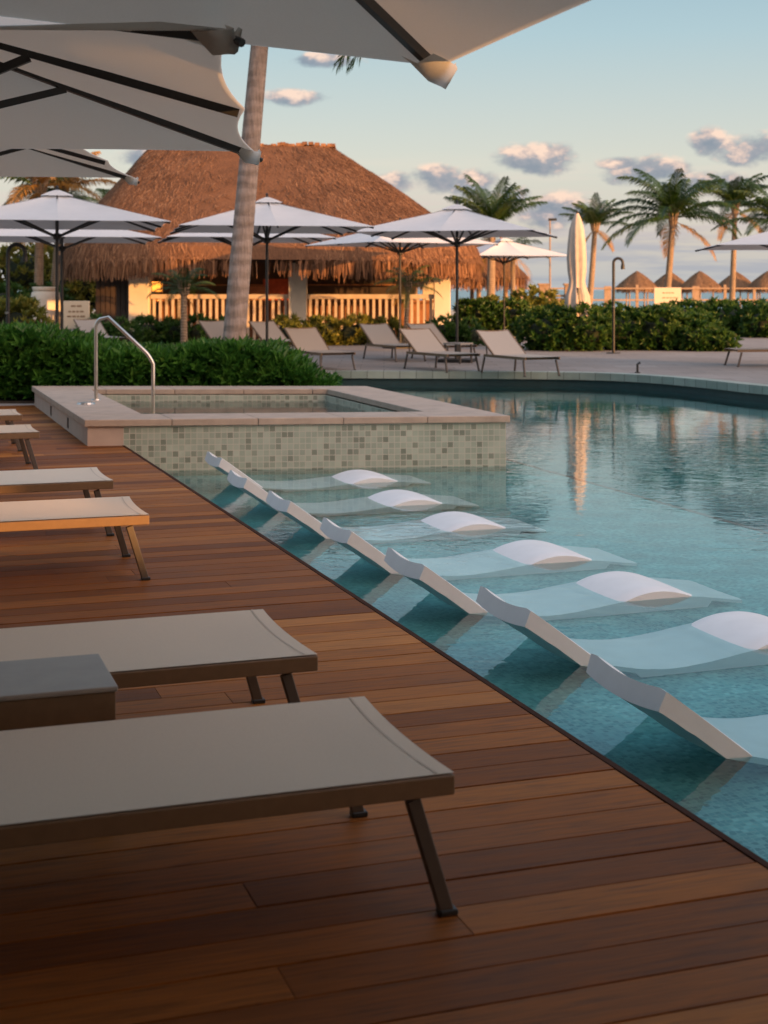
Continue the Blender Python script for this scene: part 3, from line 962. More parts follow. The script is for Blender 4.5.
def bar_ring(th, t):
    n = 4.6
    c, s = math.cos(th), math.sin(th)
    cx = math.copysign(abs(c) ** (2 / n), c); sy = math.copysign(abs(s) ** (2 / n), s)
    ex, ey, ez = -3.35, 46.2, 2.35
    rx, ry = 6.35, 5.8
    tx, ty = 2.95, 0.45
    px = -4.62
    if t < 0.08:                          # rounded eave
        k = t / 0.08
        f = 0.03 * (math.sin(k * math.pi / 2)); z = ez + 0.42 * k
    else:
        k = (t - 0.08) / 0.92
        f = 0.03 + 0.97 * k; z = ez + 0.42 + (6.12 - ez - 0.42) * (k ** 0.94)
    w = 0.03 * noise.noise(V((cx * 5, sy * 5, z)))
    x = (ex * (1 - f) + px * f) + cx * (rx * (1 - f) + tx * f)
    y = (ey * (1 - f) + 47.0 * f) + sy * (ry * (1 - f) + ty * f)
    return L_((x, y, z + w * 2))


mb = MB(); thatch_roof(mb, bar_ring, 26000, 0.30, 2.3, 0.58, 12000, 11)
mb.build('thatch_roof', M['thatch'], bar)
mb = MB()
r_ = random.Random(3)
for i in range(60):
    t = i / 59
    x = -7.55 + 5.9 * t
    mb.box(L_((x, 47.0, 6.13 + r_.uniform(-0.02, 0.03))), (0.16, 0.9, 0.10), Matrix.Rotation(r_.uniform(-0.2, 0.2), 3, 'X'), 0, r_.random())
mb.build('ridge_cap', M['thatch'], bar)
cols_u = [(140, 0.58), (298, 0.52), (442, 0.47)]
for u, w in cols_u:
    x = pl(u, 42.2).x
    mb = MB(); c = L_((x, 42.2, 1.4)); c.z = 1.17; mb.box(c, (w, 0.5, 2.34)); mb.box(L_((x, 42.2, 0.08)), (w + 0.08, 0.58, 0.16)); bevel(mb.build('column', M['white'], bar), 0.015, 2)
for x in (-9.0, -4.0, 1.6):
    mb = MB(); mb.box(L_((x, 51.0, 1.4)), (0.5, 0.5, 2.8)); bevel(mb.build('column', M['white'], bar), 0.015, 2)
mb = MB(); x0, x1 = pl(96, 42.4).x, pl(131, 42.4).x
mb.box(L_(((x0 + x1) / 2, 42.45, 1.35)), (x1 - x0, 0.2, 2.7))
for k in range(7):
    mb.box(L_((x0 + (x1 - x0) * (k + 0.5) / 7, 42.33, 1.35)), ((x1 - x0) / 7 - 0.02, 0.04, 2.68))
mb.build('wall_panel', M['darkwood'], bar)
xa, xb = pl(151, 42.2).x, pl(434, 42.2).x
xm = pl(298, 42.2).x
for c0, c1 in ((xa, xm - 0.27), (xm + 0.27, xb)):
    bal = MB()
    bal.box(L_(((c0 + c1) / 2, 42.2, 1.31)), (c1 - c0, 0.22, 0.13))
    bo = bal.build('balustrade', M['slat'], bar)
    mb = MB()
    n = round((c1 - c0) / 0.185)
    for k in range(n):
        mb.box(L_((c0 + (c1 - c0) * (k + 0.5) / n, 42.2, 0.64)), (0.078, 0.06, 1.21))
    mb.build('slats', M['slat'], bo)
mb = MB(); mb.bbox(*[v for v in (xa - BO.x, xb - BO.x)], 2.6, 3.2, 0, 1.12); mb.bbox(xa - BO.x - 0.1, xb - BO.x + 0.1, 2.4, 3.3, 1.122, 1.19)
bevel(mb.build('counter', M['barwood'], bar), 0.01, 2)
mb = MB(); mb.bbox(-4.6, 5.2, 7.5, 7.7, 0, 2.7)
mb.build('rear_wall', M['darkwood'], bar)
mb = MB()
for z in (1.2, 1.65):
    mb.bbox(-4.0, 4.6, 7.15, 7.48, z, z + 0.04)
mb.build('shelf', M['barwood'], bar)
mb = MB(); mb.bbox(-5.3, 6.0, 0.9, 1.1, 2.28, 2.5); mb.bbox(-5.3, 6.0, 10.1, 10.3, 2.28, 2.5); mb.bbox(-5.2, -5.0, 1.1, 10.1, 2.28, 2.5); mb.bbox(5.7, 5.9, 1.1, 10.1, 2.28, 2.5)
mb.build('beam', M['darkwood'], bar)
mb = MB(); mb.bbox(-6, 6.5, 0.6, 10.6, 0.0, 0.012)
mb.build('bar_floor', M['pave'], bar)
# panels coloured for sunlit patches of the rear wall, and the lantern
for u, v, Y, w, h_, l in ((277, 288, 44.3, 0.85, 0.55, 'red panel standing in for sunlit rear wall inside the bar, right of the palm'), (258, 291, 44.2, 0.5, 0.3, 'low orange panel standing in for sunlit rear wall beside the palm')):
    p = ay(u, v, Y)
    mb = MB(); mb.box((0, 0, 0), (w, 0.06, h_)); mb.box((0, 0.05, -h_ / 2 - 0.1), (w * 0.9, 0.03, 0.2))
    tag(mb.build('sunlit_wall_panel', M['red'] if u == 277 else M['barwood'], loc=p), l, 'panel')
for u, v, l in ((157, 285, 'glowing square lantern hanging inside the bar next to the left column'),):
    p = ay(u, v, 43.6)
    ln = thing('hanging_lantern', p, l, 'lantern')
    mb = MB(); mb.box((0, 0, -0.05), (0.26, 0.26, 0.3)); mb.build('shade', M['lamp'], ln)
    mb = MB()
    for sx in (-1, 1):
        for sy in (-1, 1): mb.box((sx * 0.145, sy * 0.145, -0.05), (0.025, 0.025, 0.36))
    mb.box((0, 0, 0.12), (0.32, 0.32, 0.03)); mb.box((0, 0, -0.22), (0.32, 0.32, 0.03)); mb.tube([V((0, 0, 0.13)), V((0, 0, 0.95))], 0.012, 6)
    mb.build('cage', M['darkwood'], ln)

ld = bpy.data.lights.new('lantern_bulb', 'POINT'); lo = bpy.data.objects.new('lantern_bulb', ld); col.objects.link(lo)
ld.energy = 45; ld.color = (1.0, 0.36, 0.07); ld.shadow_soft_size = 0.1
lo.location = ay(157, 285, 43.6) + V((0.1, -0.1, -0.4))

# second thatched hut behind
hut = thing('thatched_hut', V((2.6, 62, 0)), 'smaller rounded thatched hut behind the right end of the bar', 'hut')


def cone_ring(rx, ry, z0, z1, pw=1.0, cx=0, cy=0):
    def f(th, t):
        k = t
        rr = (1 - k) ** pw if k < 1 else 0.0
        rr = max(rr, 0.03)
        w = 1 + 0.03 * math.sin(7 * th + 3 * t)
        return V((cx + rx * rr * w * math.cos(th), cy + ry * rr * w * math.sin(th), z0 + (z1 - z0) * (k ** 0.92)))
    return f


mb = MB(); thatch_roof(mb, cone_ring(3.6, 3.6, 2.0, 4.1, 0.7), 2500, 0.5, 2.0, 0.6, 1500, 4); mb.build('thatch_roof', M['thatch'], hut)
for k in range(6):
    a = 2 * math.pi * k / 6
    mb = MB(); mb.tube([V((2.6 * math.cos(a), 2.6 * math.sin(a), 0)), V((2.6 * math.cos(a), 2.6 * math.sin(a), 2.4))], 0.09, 8); mb.build('post', M['tanwood'], hut)

# beach palapas
pal = thing('beach_palapa', V((0, 0, 0)), 'x', 'beach hut', 'thatched palapas on the beach')
mb = MB(); thatch_roof(mb, cone_ring(1.6, 1.6, 1.75, 3.05, 0.85), 900, 0.3, 2.0, 0.4, 600, 9); mb.build('thatch_roof', M['thatchfar'], pal)
for k in range(4):
    a = math.pi / 4 + math.pi / 2 * k
    mb = MB(); mb.tube([V((0.95 * math.cos(a), 0.95 * math.sin(a), 0)), V((0.95 * math.cos(a), 0.95 * math.sin(a), 2.0))], 0.055, 6); mb.build('post', M['tanwood'], pal)
for i, (u, l) in enumerate([(637, 'thatched beach palapa right of the black shower pipe, left of the beach palm trunk'), (670, 'thatched beach palapa behind the palm trunk and the cream sign'), (700, 'thatched beach palapa just right of the cream sign'),
                            (736, 'thatched beach palapa behind the thin trunk of the second palm'), (768, 'thatched beach palapa cut by the right picture edge')]):
    p = pl(u, 108.0 + (i % 2) * 3) + V((0, 0, -0.13))
    if i == 0: pal.location = p; pal['label'] = l
    else: dup(pal, p, R(17 * i), l)

# ---------------------------------------------------------------- small things
# outdoor showers
def shower(u, Y, ztop, w, label):
    sh = thing('outdoor_shower', pl(u, Y), label, 'shower')
    r = w / 2
    pts = [V((0, 0, 0)), V((0, 0, ztop - r))] + [V((r - r * math.cos(R(a)), 0, ztop - r + r * math.sin(R(a)))) for a in range(15, 181, 15)] + [V((w, 0, ztop - r - 0.08))]
    mb = MB(); mb.tube(pts, 0.034, 10); mb.build('pipe', M['black'], sh, smooth=True)
    mb = MB(); mb.lathe([(0.034, ztop - r - 0.02), (0.045, ztop - r - 0.06), (0.05, ztop - r - 0.15), (0.0, ztop - r - 0.15)], (w, 0, 0), 12); mb.build('shower_head', M['black'], sh)
    mb = MB(); mb.lathe([(0.0, 0.02), (0.16, 0.02), (0.17, 0.0)], (0, 0, 0), 14); mb.build('base_plate', M['black'], sh)
    mb = MB(); mb.tube([V((0, -0.04, 1.1)), V((0, -0.13, 1.1))], 0.025, 8); mb.build('tap', M['steel'], sh)


shower(613.5, 34.3, 2.25, 0.22, 'black hooked shower pipe standing in front of the bushes at right')
shower(8, 25.5, 2.30, 0.30, 'black hooked shower pipe at the left edge above the hedge')
# signs
def sign(u0, u1, v0, v1, Y, label, lines, post=True):
    p0, p1 = ay(u0, v1, Y), ay(u1, v0, Y)
    cx = (p0.x + p1.x) / 2
    s = thing('notice_board', V((cx, Y, 0)), label, 'sign')
    w, h = p1.x - p0.x, p1.z - p0.z
    zc = (p0.z + p1.z) / 2
    mb = MB(); mb.box((0, 0, zc), (w, 0.06, h)); bevel(mb.build('board', M['sign'], s), 0.01, 1)
    for sx in (-1, 1):
        mb = MB(); mb.box((sx * (w / 2 - 0.1), 0.06, p1.z / 2 - 0.05), (0.07, 0.05, p1.z - 0.1)); mb.build('post', M['tanwood'], s)
    mb = MB(); r = random.Random(u0)
    for (fz, fw) in lines:
        x = -w * fw / 2
        while x < w * fw / 2:
            L = r.uniform(0.05, 0.14)
            mb.box((x + L / 2, -0.033, zc + h * fz), (L, 0.004, 0.045)); x += L + 0.03
    mb.build('lettering', M['ink'], s)


sign(654, 681, 287.5, 309, 58, 'cream notice board behind the bushes in front of the beach palapas', [(0.25, 0.4), (0.02, 0.4), (-0.22, 0.5)])
sign(63.5, 89.5, 301, 329, 38.5, 'pale notice board with small lettering left of the thatched bar', [(0.32, 0.4), (0.12, 0.6), (-0.05, 0.7)])
# beach fence
fx0, fx1 = pl(520, 84).x, pl(800, 84).x
fe_ = thing('beach_fence', V((fx0, 84, -0.13)), 'weathered wooden post fence along the beach in front of the palapas', 'fence')
mb = MB(); mb.box(((fx1 - fx0) / 2, 0, 1.72), (fx1 - fx0, 0.08, 0.08)); mb.box(((fx1 - fx0) / 2, 0, 1.05), (fx1 - fx0, 0.06, 0.1)); mb.build('rail', M['tanwood'], fe_)
k = 0
x = 0.0
while x < fx1 - fx0:
    mb = MB(); h = 1.85 + 0.1 * math.sin(k * 2.1); mb.box((x, 0.12, h / 2), (0.16 if k % 3 else 0.4, 0.13, h)); mb.build('post', M['tanwood'], fe_)
    x += 1.7; k += 1
# pergola frame at the beach entrance
pg = thing('beach_gate', V((pl(556, 62).x, 62, 0)), 'low wooden gate frame left of the folded umbrella', 'gate')
for sx in (-1, 1):
    mb = MB(); mb.box((sx * 0.55, 0, 0.85), (0.36, 0.36, 1.7)); mb.box((sx * 0.55, 0, 1.74), (0.46, 0.46, 0.08)); mb.build('post', M['tanwood'], pg)
mb = MB(); mb.box((0, 0, 1.25), (0.74, 0.06, 0.1)); mb.box((0, 0, 0.7), (0.74, 0.06, 0.9)); mb.build('panel', M['tanwood'], pg)
# thin mast
mm = thing('mast', pl(550, 70), 'thin grey mast rising beside the distant umbrella', 'mast')
mb = MB(); mb.tube([V((0, 0, 0)), V((0, 0, 4.9))], [0.05, 0.035], 8); mb.build('pole', M['tanwood'], mm)
mb = MB(); mb.box((0.12, 0, 4.9), (0.4, 0.08, 0.12)); mb.build('bracket', M['black'], mm)
# drinking barrel
p = pl(45.5, 46.0)
bl = thing('white_barrel_pedestal', p, 'rounded white pedestal lit orange by the sun left of the bar', 'pedestal')
mb = MB(); mb.lathe([(0.0, 0.0), (0.42, 0.0), (0.44, 0.15), (0.47, 0.6), (0.47, 1.2), (0.43, 1.42), (0.36, 1.48), (0.0, 1.48)], (0, 0, 0), 24); mb.build('body', M['white'], bl, smooth=True)
mb = MB(); mb.lathe([(0.0, 1.60), (0.40, 1.60), (0.42, 1.57), (0.40, 1.485), (0.0, 1.485)], (0, 0, 0), 24); mb.build('cap', M['white'], bl)
# pool-side spigot
sp = at(637.5, 373.0)
mb = MB(); mb.tube([V((0, 0, 0)), V((0, 0, 0.16)), V((0.05, 0, 0.19))], 0.022, 8); mb.lathe([(0.0, 0.02), (0.05, 0.02), (0.05, 0.0)], (0, 0, 0), 10)
tag(mb.build('pool_spout', M['black'], loc=sp), 'small black spout on the curved far pool edge', 'spout')

# ---------------------------------------------------------------- vegetation
def leaf(mb, p, d, up, L, w, rnd, fold=0.25):
    s = d.cross(up)
    if s.length < 1e-4: s = d.cross(V((1, 0, 0)))
    s.normalize(); n_ = s.cross(d)
    m1 = p + d * L * 0.55
    tip = p + d * L - n_ * L * 0.12
    a = m1 + s * w / 2 + n_ * w * fold; b = m1 - s * w / 2 + n_ * w * fold
    mb.face([p, a, tip], 0, rnd); mb.face([p, tip, b], 0, rnd)


def rosettes(mb, surf, n, per, L, w, r, spread=0.9):
    for _ in range(n):
        p, nn = surf(r)
        base = r.random()
        axis = (nn + V((r.uniform(-.4, .4), r.uniform(-.4, .4), r.uniform(0.0, .9)))).normalized()
        t = axis.cross(V((0.3, 0.2, 1))).normalized(); b = axis.cross(t)
        for k in range(per):
            a = 2 * math.pi * (k / per) + r.uniform(-.4, .4); sp_ = spread * r.uniform(0.35, 1.1)
            d = (axis + (t * math.cos(a) + b * math.sin(a)) * sp_).normalized()
            leaf(mb, p - axis * 0.03, d, axis, L * r.uniform(0.7, 1.2), w * r.uniform(0.8, 1.2), min(1, max(0, base * 0.6 + r.random() * 0.4)))


r = random.Random(21)
# clipped hedge behind the spa
hd = thing('hedge', V((-4, 20.3, 0)), 'long glossy green hedge behind the spa rim at the end of the deck', 'hedge')


def hz(x):
    zt = 0.60 + 0.24 * min(1, max(0, (-3.5 - x) / 1.6)) + 0.05 * math.sin(x * 2.3) + 0.06 * noise.noise(V((x * 3.1, 0, 7)))
    pass
    if x > -1.6: zt -= (x + 1.6) ** 1.4 * 0.62
    return max(zt, 0.12)


HX0, HX1 = -9.5, -0.72


def hedge_surf(r):
    while True:
        x = r.uniform(HX0, HX1); zt = hz(x)
        if r.random() < 0.55:
            z = r.uniform(0.06, zt); return V((x + 4, -1.0 + r.uniform(-.10, .12) + 0.10 * (z / zt) ** 3, z)), V((0, -1, 0.25))
        return V((x + 4, r.uniform(-0.95, 0.9), zt + r.uniform(-.09, .04))), V((0, -0.25, 1))


mb = MB(); rosettes(mb, hedge_surf, 2700, 9, 0.21, 0.07, r, 0.75)
for _ in range(260):
    z = r.uniform(0.05, 0.8); leafz = V((HX1 + 4 + r.uniform(-0.25, 0.05), r.uniform(-1, 0.9), z * 0.3))
    leaf(mb, leafz, V((r.uniform(.2, 1), r.uniform(-1, .5), r.uniform(0, 1))).normalized(), V((0, 0, 1)), 0.15, 0.05, r.random())
mb.build('foliage', M['hedge'], hd)
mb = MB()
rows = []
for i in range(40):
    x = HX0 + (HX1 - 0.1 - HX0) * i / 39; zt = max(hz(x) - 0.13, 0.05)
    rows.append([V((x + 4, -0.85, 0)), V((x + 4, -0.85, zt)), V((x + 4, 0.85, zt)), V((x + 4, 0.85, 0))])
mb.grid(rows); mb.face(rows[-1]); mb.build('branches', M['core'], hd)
mb = MB(); mb.bbox(-5.6, 3.3, -1.12, 1.05, 0.003, 0.03); mb.build('soil_bed', M['soil'], hd)


def bush(name, loc, lumps, n, per, L, w, m, label, cat='bush', group=None, seed=1):
    r = random.Random(seed)
    o = thing(name, loc, label, cat, group)
    wts = [l[3] * l[4] for l in lumps]

    def surf(r):
        l = r.choices(lumps, wts)[0]
        c = V(l[:3]); th = r.uniform(0, 2 * math.pi); ph = math.asin(r.uniform(-0.95, 1))
        n_ = V((math.cos(th) * math.cos(ph), math.sin(th) * math.cos(ph), math.sin(ph)))
        k = r.uniform(0.78, 1.06) * (1 + 0.18 * noise.noise(n_ * 2.5 + c))
        q_ = c + V((n_.x * l[3], n_.y * l[3], n_.z * l[4])) * k
        q_.z = abs(q_.z) + 0.03
        return q_, (n_ + V((0, 0, 0.3))).normalized()
    mb = MB(); rosettes(mb, surf, n, per, L, w, r)
    mb.build('foliage', M[m], o)
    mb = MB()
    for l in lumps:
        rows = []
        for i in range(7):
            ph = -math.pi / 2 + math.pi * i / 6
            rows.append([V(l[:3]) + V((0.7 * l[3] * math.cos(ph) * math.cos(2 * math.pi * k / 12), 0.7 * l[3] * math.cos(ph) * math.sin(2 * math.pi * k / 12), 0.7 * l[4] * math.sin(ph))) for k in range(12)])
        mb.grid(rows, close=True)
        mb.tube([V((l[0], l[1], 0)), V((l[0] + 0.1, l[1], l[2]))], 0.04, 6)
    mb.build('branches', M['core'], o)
    return o


GB = 'green bushes along the terrace at right'
bush('shrub', pl(567, 36.2), [(-0.4, 0, 0.42, 0.8, 0.56), (0.3, -0.2, 0.45, 0.75, 0.55), (0.05, 0.5, 0.4, 0.9, 0.55)], 760, 8, 0.2, 0.07, 'bush', 'broad green bush in front of the closed umbrella, left of the shower pipe', group=GB, seed=2)
bush('shrub', pl(652, 36.5), [(-0.75, 0, 0.42, 0.75, 0.55), (0.1, -0.1, 0.45, 0.8, 0.56), (0.95, 0.1, 0.40, 0.7, 0.5), (0.3, 0.6, 0.4, 0.9, 0.55)], 1000, 8, 0.2, 0.07, 'bush', 'broad green bush right of the shower pipe in front of the cream sign', group=GB, seed=3)
bush('shrub', pl(706, 35.8), [(-0.2, 0, 0.22, 0.5, 0.42), (0.35, -0.1, 0.15, 0.4, 0.3)], 260, 8, 0.18, 0.065, 'bush', 'low yellowish bush at the right end of the bush row', group=GB, seed=4)
bush('shrub', pl(712, 47), [(-0.9, 0, 0.45, 1.0, 0.6), (0.5, 0.2, 0.48, 1.1, 0.6), (1.9, 0, 0.45, 1.1, 0.6)], 760, 8, 0.24, 0.08, 'bush', 'darker shrub mass set back behind the right bushes under the palapas', group=GB, seed=5)
bush('shrub', pl(782, 46), [(-0.5, 0, 0.4, 0.9, 0.55), (0.7, 0.2, 0.4, 1.0, 0.55)], 480, 8, 0.24, 0.08, 'bush', 'dark green shrub at the right picture edge behind the lounger', group=GB, seed=6)
bush('shrub', pl(600, 62), [(-1.0, 0, 0.3, 0.9, 0.6), (0.4, 0.2, 0.3, 0.9, 0.55)], 260, 8, 0.25, 0.09, 'bush', 'shrub behind the closed umbrella near the beach fence', group=GB, seed=16)
GL = 'bushes left of the thatched bar'
bush('garden_bush', pl(6, 30.5), [(-0.6, 0, 0.7, 0.8, 0.65), (0.2, 0, 0.62, 0.7, 0.6)], 420, 8, 0.2, 0.075, 'croton', 'yellow-green bush at the left edge behind the hedge', group=GL, seed=7)
bush('garden_bush', pl(6, 46), [(-1.6, 0, 0.75, 1.0, 0.8), (-0.2, 0.3, 0.85, 0.9, 0.8), (0.9, 1.5, 0.8, 0.9, 0.8)], 640, 8, 0.22, 0.08, 'bush', 'dark green bush mass under the left umbrella poles', group=GL, seed=8)
bush('garden_tree', pl(22, 56), [(-1.8, 0, 1.8, 1.5, 1.0), (0.2, 0.3, 2.2, 1.5, 1.0), (1.8, 0.1, 1.7, 1.4, 1.0), (3.2, 0, 1.2, 1.0, 0.8)], 900, 8, 0.3, 0.1, 'croton', 'tall green and yellow tree belt behind the left umbrellas', cat='tree', group=GL, seed=9)
GC = 'low planting in front of the bar balustrade'
for i, (u, Y, l) in enumerate([(300, 39.5, 'yellow-green croton clump before the balustrade, right of the palm trunk'), (337, 39.5, 'yellow-green croton clump before the balustrade right of its middle column'), (372, 40.0, 'leafy clump before the balustrade, left of the slim potted palm'),
                               (108, 38.5, 'dark leafy clump before the dark wooden bar wall'), (212, 39.8, 'leafy clump before the balustrade, left of the palm trunk'), (160, 39.8, 'leafy clump below the lantern and the left bar column'), (455, 39.0, 'leafy clump at the foot of the sunlit right bar column')]):
    bush('planting_clump', pl(u, Y), [(-0.35, 0, 0.28, 0.45, 0.42), (0.35, 0.1, 0.25, 0.45, 0.4)], 150, 8, 0.22, 0.06, 'croton' if i in (0, 1, 2) else 'bush', l, 'plant', GC, seed=30 + i)
bush('garden_bush', pl(520, 50), [(-0.9, 0, 0.6, 0.9, 0.6), (0.5, 0.3, 0.85, 0.8, 0.65), (1.2, 0.1, 0.5, 0.7, 0.5)], 360, 7, 0.26, 0.12, 'croton', 'round leaved sea grape bush behind the distant umbrella', group='bushes beyond the terrace', seed=10)
bush('garden_bush', pl(492, 47), [(-0.5, 0, 0.5, 0.8, 0.6), (0.7, 0.1, 0.5, 0.8, 0.55)], 380, 7, 0.24, 0.1, 'bush', 'dark bush under the distant pinkish umbrella', group='bushes beyond the terrace', seed=12)


def frond(mb, base, az, el, L, droop, nl, ll, r, rnd, mi=0, width=0.05, twist=0.0):
    """feather frond: arching rachis with hanging leaflets"""
    h = V((math.cos(az), math.sin(az), 0))
    p = V(base); seg = 12; pts = [p.copy()]; e = el
    for i in range(seg):
        e -= droop / seg * (0.5 + 1.1 * i / seg)
        p = p + (h * math.cos(e) + V((0, 0, math.sin(e)))) * (L / seg); pts.append(p.copy())
    side = V((-h.y, h.x, 0))
    mb.tube(pts, [0.024 * (1 - 0.8 * i / seg) * (L / 2.6) for i in range(seg + 1)], 5, mi, rnd * 0.5 + 0.5)
    for k in range(nl):
        t = 0.12 + 0.88 * k / (nl - 1)
        f = t * seg; i = min(int(f), seg - 1); q = pts[i].lerp(pts[i + 1], f - i)
        d = (pts[i + 1] - pts[i]).normalized()
        le = ll * 1.25 * (0.35 + 0.65 * math.sin(math.pi * min(1, 0.12 + t * 0.86))) * r.uniform(0.85, 1.1)
        for s in (-1, 1):
            dd = (d * (0.55 + 0.5 * t) + side * s * (0.95 - 0.45 * t) + V((0, 0, 0.15 + r.uniform(-.12, .12)))).normalized()
            m1 = q + dd * le * 0.5; hang = V((0, 0, -1))
            d2 = (dd * 0.7 + hang * r.uniform(0.45, 1.1)).normalized(); tip = m1 + d2 * le * 0.5
            wv = d * width * (L / 2.6) * 0.5
            rr = min(1, max(0, rnd + r.uniform(-.2, .2)))
            mb.face([q - wv * 0.6, q + wv * 0.6, m1 + wv, m1 - wv], mi, rr)
            mb.face([m1 - wv, m1 + wv, tip], mi, rr)


def palm(loc, top, r0, r1, nf, L, label, seed, group, up=0.25, ll=0.55, old=2, spread=1.0, cat='palm tree', name='palm_tree', nl=54, bend=0.15, tm='trunkfar', droop=1.0, emax=1.4, gold=0.0, hang=()):
    r = random.Random(seed)
    o = thing(name, loc, label, cat, group)
    T = V(top) - V(loc)
    pts = []
    for i in range(13):
        t = i / 12
        pts.append(V((T.x * (t + bend * math.sin(math.pi * t) * 0.5), T.y * t, T.z * t)))
    rad = []
    for i in range(13):
        t = i / 12
        rad.append((r0 * 1.0 + 0.35 * r0 * max(0, 1 - t / 0.06)) * (1 - t) + r1 * t)
    # ringed trunk
    pp, rr_ = [], []
    N = 60
    for i in range(N + 1):
        t = i / N * 12; k = min(int(t), 11)
        pp.append(pts[k].lerp(pts[k + 1], t - k)); rr_.append((rad[k] * (1 - t + k) + rad[k + 1] * (t - k)) * (1 + 0.012 * noise.noise(V((i * 0.9, seed, 0)))))
    mb = MB(); mb.tube(pp, rr_, 18); mb.build('trunk', M[tm], o, smooth=True)
    mb = MB()
    for k in range(nf):
        az = k * 2.39996 + r.uniform(-.25, .25)
        q = (k + 0.5) / nf
        el = emax - (emax - (-0.10 + up)) * q ** 1.0 + r.uniform(-.1, .1)
        frond(mb, T + V((0, 0, -0.05)), az, el, L * r.uniform(0.85, 1.1) * (0.8 + 0.2 * q), droop * r.uniform(0.8, 1.2), nl, ll, r, r.uniform(0.1, 0.7), 1 if r.random() < gold else 0)
    for k in range(old):
        frond(mb, T + V((0, 0, -0.15)), r.uniform(0, 6.28), -0.5 + r.uniform(-.3, .2), L * 0.75, 0.7, nl, ll * 0.9, r, r.uniform(0.3, 0.9), 1)
    for az_, el_, L__, dr_ in hang:
        frond(mb, T + V((0, 0, -0.1)), az_, el_, L__, dr_, nl, ll, r, 0.45, 0)
    cr = mb.build('crown', [M['frond'], M['frondold']], o)
    mb = MB()
    for k in range(10):
        a = k * 0.63; d = V((math.cos(a), math.sin(a), 0))
        mb.tube([T + V((0, 0, -0.35 * L / 2.6)) + d * r1 * 0.9, T + V((0, 0, -0.1)) + d * r1 * 1.5, T + V((0, 0, 0.25)) + d * r1 * 2.2], [r1 * 0.5, r1 * 0.4, r1 * 0.2], 6)
    mb.build('crownshaft', M['trunkfar'], cr)
    return o


GP = 'coconut palms by the beach'
palm(pl(672, 60) + V((-0.35, 0, -.13)), ay(673, 217, 60), 0.16, 0.11, 23, 3.2, 'full crowned palm over the beach palapas, middle of the right hand palms', 41, GP, up=0.15, ll=0.62)
palm(pl(588, 74), ay(595, 226, 74), 0.17, 0.12, 17, 2.3, 'slimmer upright palm right of the closed umbrella', 42, GP, up=0.55, old=2, ll=0.5, droop=0.75, emax=1.4)
palm(pl(731, 66), ay(735, 207, 66), 0.15, 0.10, 20, 2.7, 'palm with thin leaning trunk near the right edge, above the white umbrella tip', 43, GP, up=0.35)
palm(pl(784, 60), ay(780, 222, 60), 0.15, 0.10, 22, 2.7, 'palm crown cut off by the right picture edge', 44, GP, up=0.2)
palm(pl(490, 54), ay(492, 226, 54), 0.17, 0.13, 15, 2.5, 'palm rising behind the central umbrella with upright fronds', 45, GP, up=0.7, old=2, droop=0.6, emax=1.4)
palm(pl(513, 58), ay(513, 252, 58), 0.12, 0.09, 10, 1.5, 'short palm with pale trunk right of the second thatched roof', 46, GP, up=0.3, old=2, nl=24)
GQ = 'palms left of the bar'
palm(pl(38, 50), ay(40, 186, 50), 0.17, 0.13, 17, 2.9, 'orange lit palm at left, left one of the two pale trunks', 47, GQ, up=0.1, old=10, gold=0.6)
palm(pl(50, 52), ay(62, 190, 52), 0.17, 0.13, 13, 2.3, 'orange lit palm at left, right one of the two pale trunks', 48, GQ, up=0.1, old=8, gold=0.5)
palm(pl(112, 60), ay(116, 212, 60), 0.12, 0.1, 8, 1.8, 'small palm peeking out above the left umbrella beside the thatch', 49, GQ, up=0.4, old=0)
# tall leaning palm in the hedge bed
palm(pl(229.5, 20.6), ay(267, -34, 21.3), 0.168, 0.120, 18, 2.5, 'tall palm with grey ringed leaning trunk growing out of the hedge', 50, None, up=0.15, tm='trunk', nl=60, ll=0.5, bend=-0.05, old=0, hang=((-0.1, 0.3, 2.5, 2.5), (-0.4, 0.2, 2.4, 2.4)))
GS = 'small palms in front of the bar'
palm(pl(184, 39.2), ay(184, 289, 39.2), 0.10, 0.08, 16, 1.15, 'small feathery palm in front of the balustrade below the lantern', 51, GS, up=0.2, old=2, nl=30, ll=0.26, cat='palm')
palm(pl(405, 39.6), ay(408, 284, 39.6), 0.07, 0.06, 16, 0.95, 'slim small palm before the right end of the balustrade', 52, GS, up=-0.1, old=2, nl=26, ll=0.26, cat='palm')

# ---------------------------------------------------------------- unseen hotel wing, put behind the viewer to shade deck and pool
SAZ = V((0.77, -0.638, 0)).normalized(); SEL = 5.5
NV = V((0.638, 0.77, 0)).normalized()


def hot(off, t, z):
    return NV * off + SAZ * t + V((0, 0, z))


def offs(p): return p.dot(NV)
def dist(p): return p.dot(SAZ)


hot_T, hot_D, hot_H = 27.0, 8.0, 8.9
HO0, HO1 = -14.0, 27.2
tan_e = math.tan(R(SEL))
SUN_CUTS = []  # openings added in both facades so sun shafts reach rail and umbrella corners
for p, wo, wz in ((dk(-1.35, 4.20, 0.315), 1.2, 0.38), (V((0.26, 5.14, 2.20)), 0.9, 0.66), (V((-0.70, 5.22, 2.36)), 0.26, 0.30)):
    SUN_CUTS.append((offs(p), p.z - tan_e * dist(p), wo, wz))


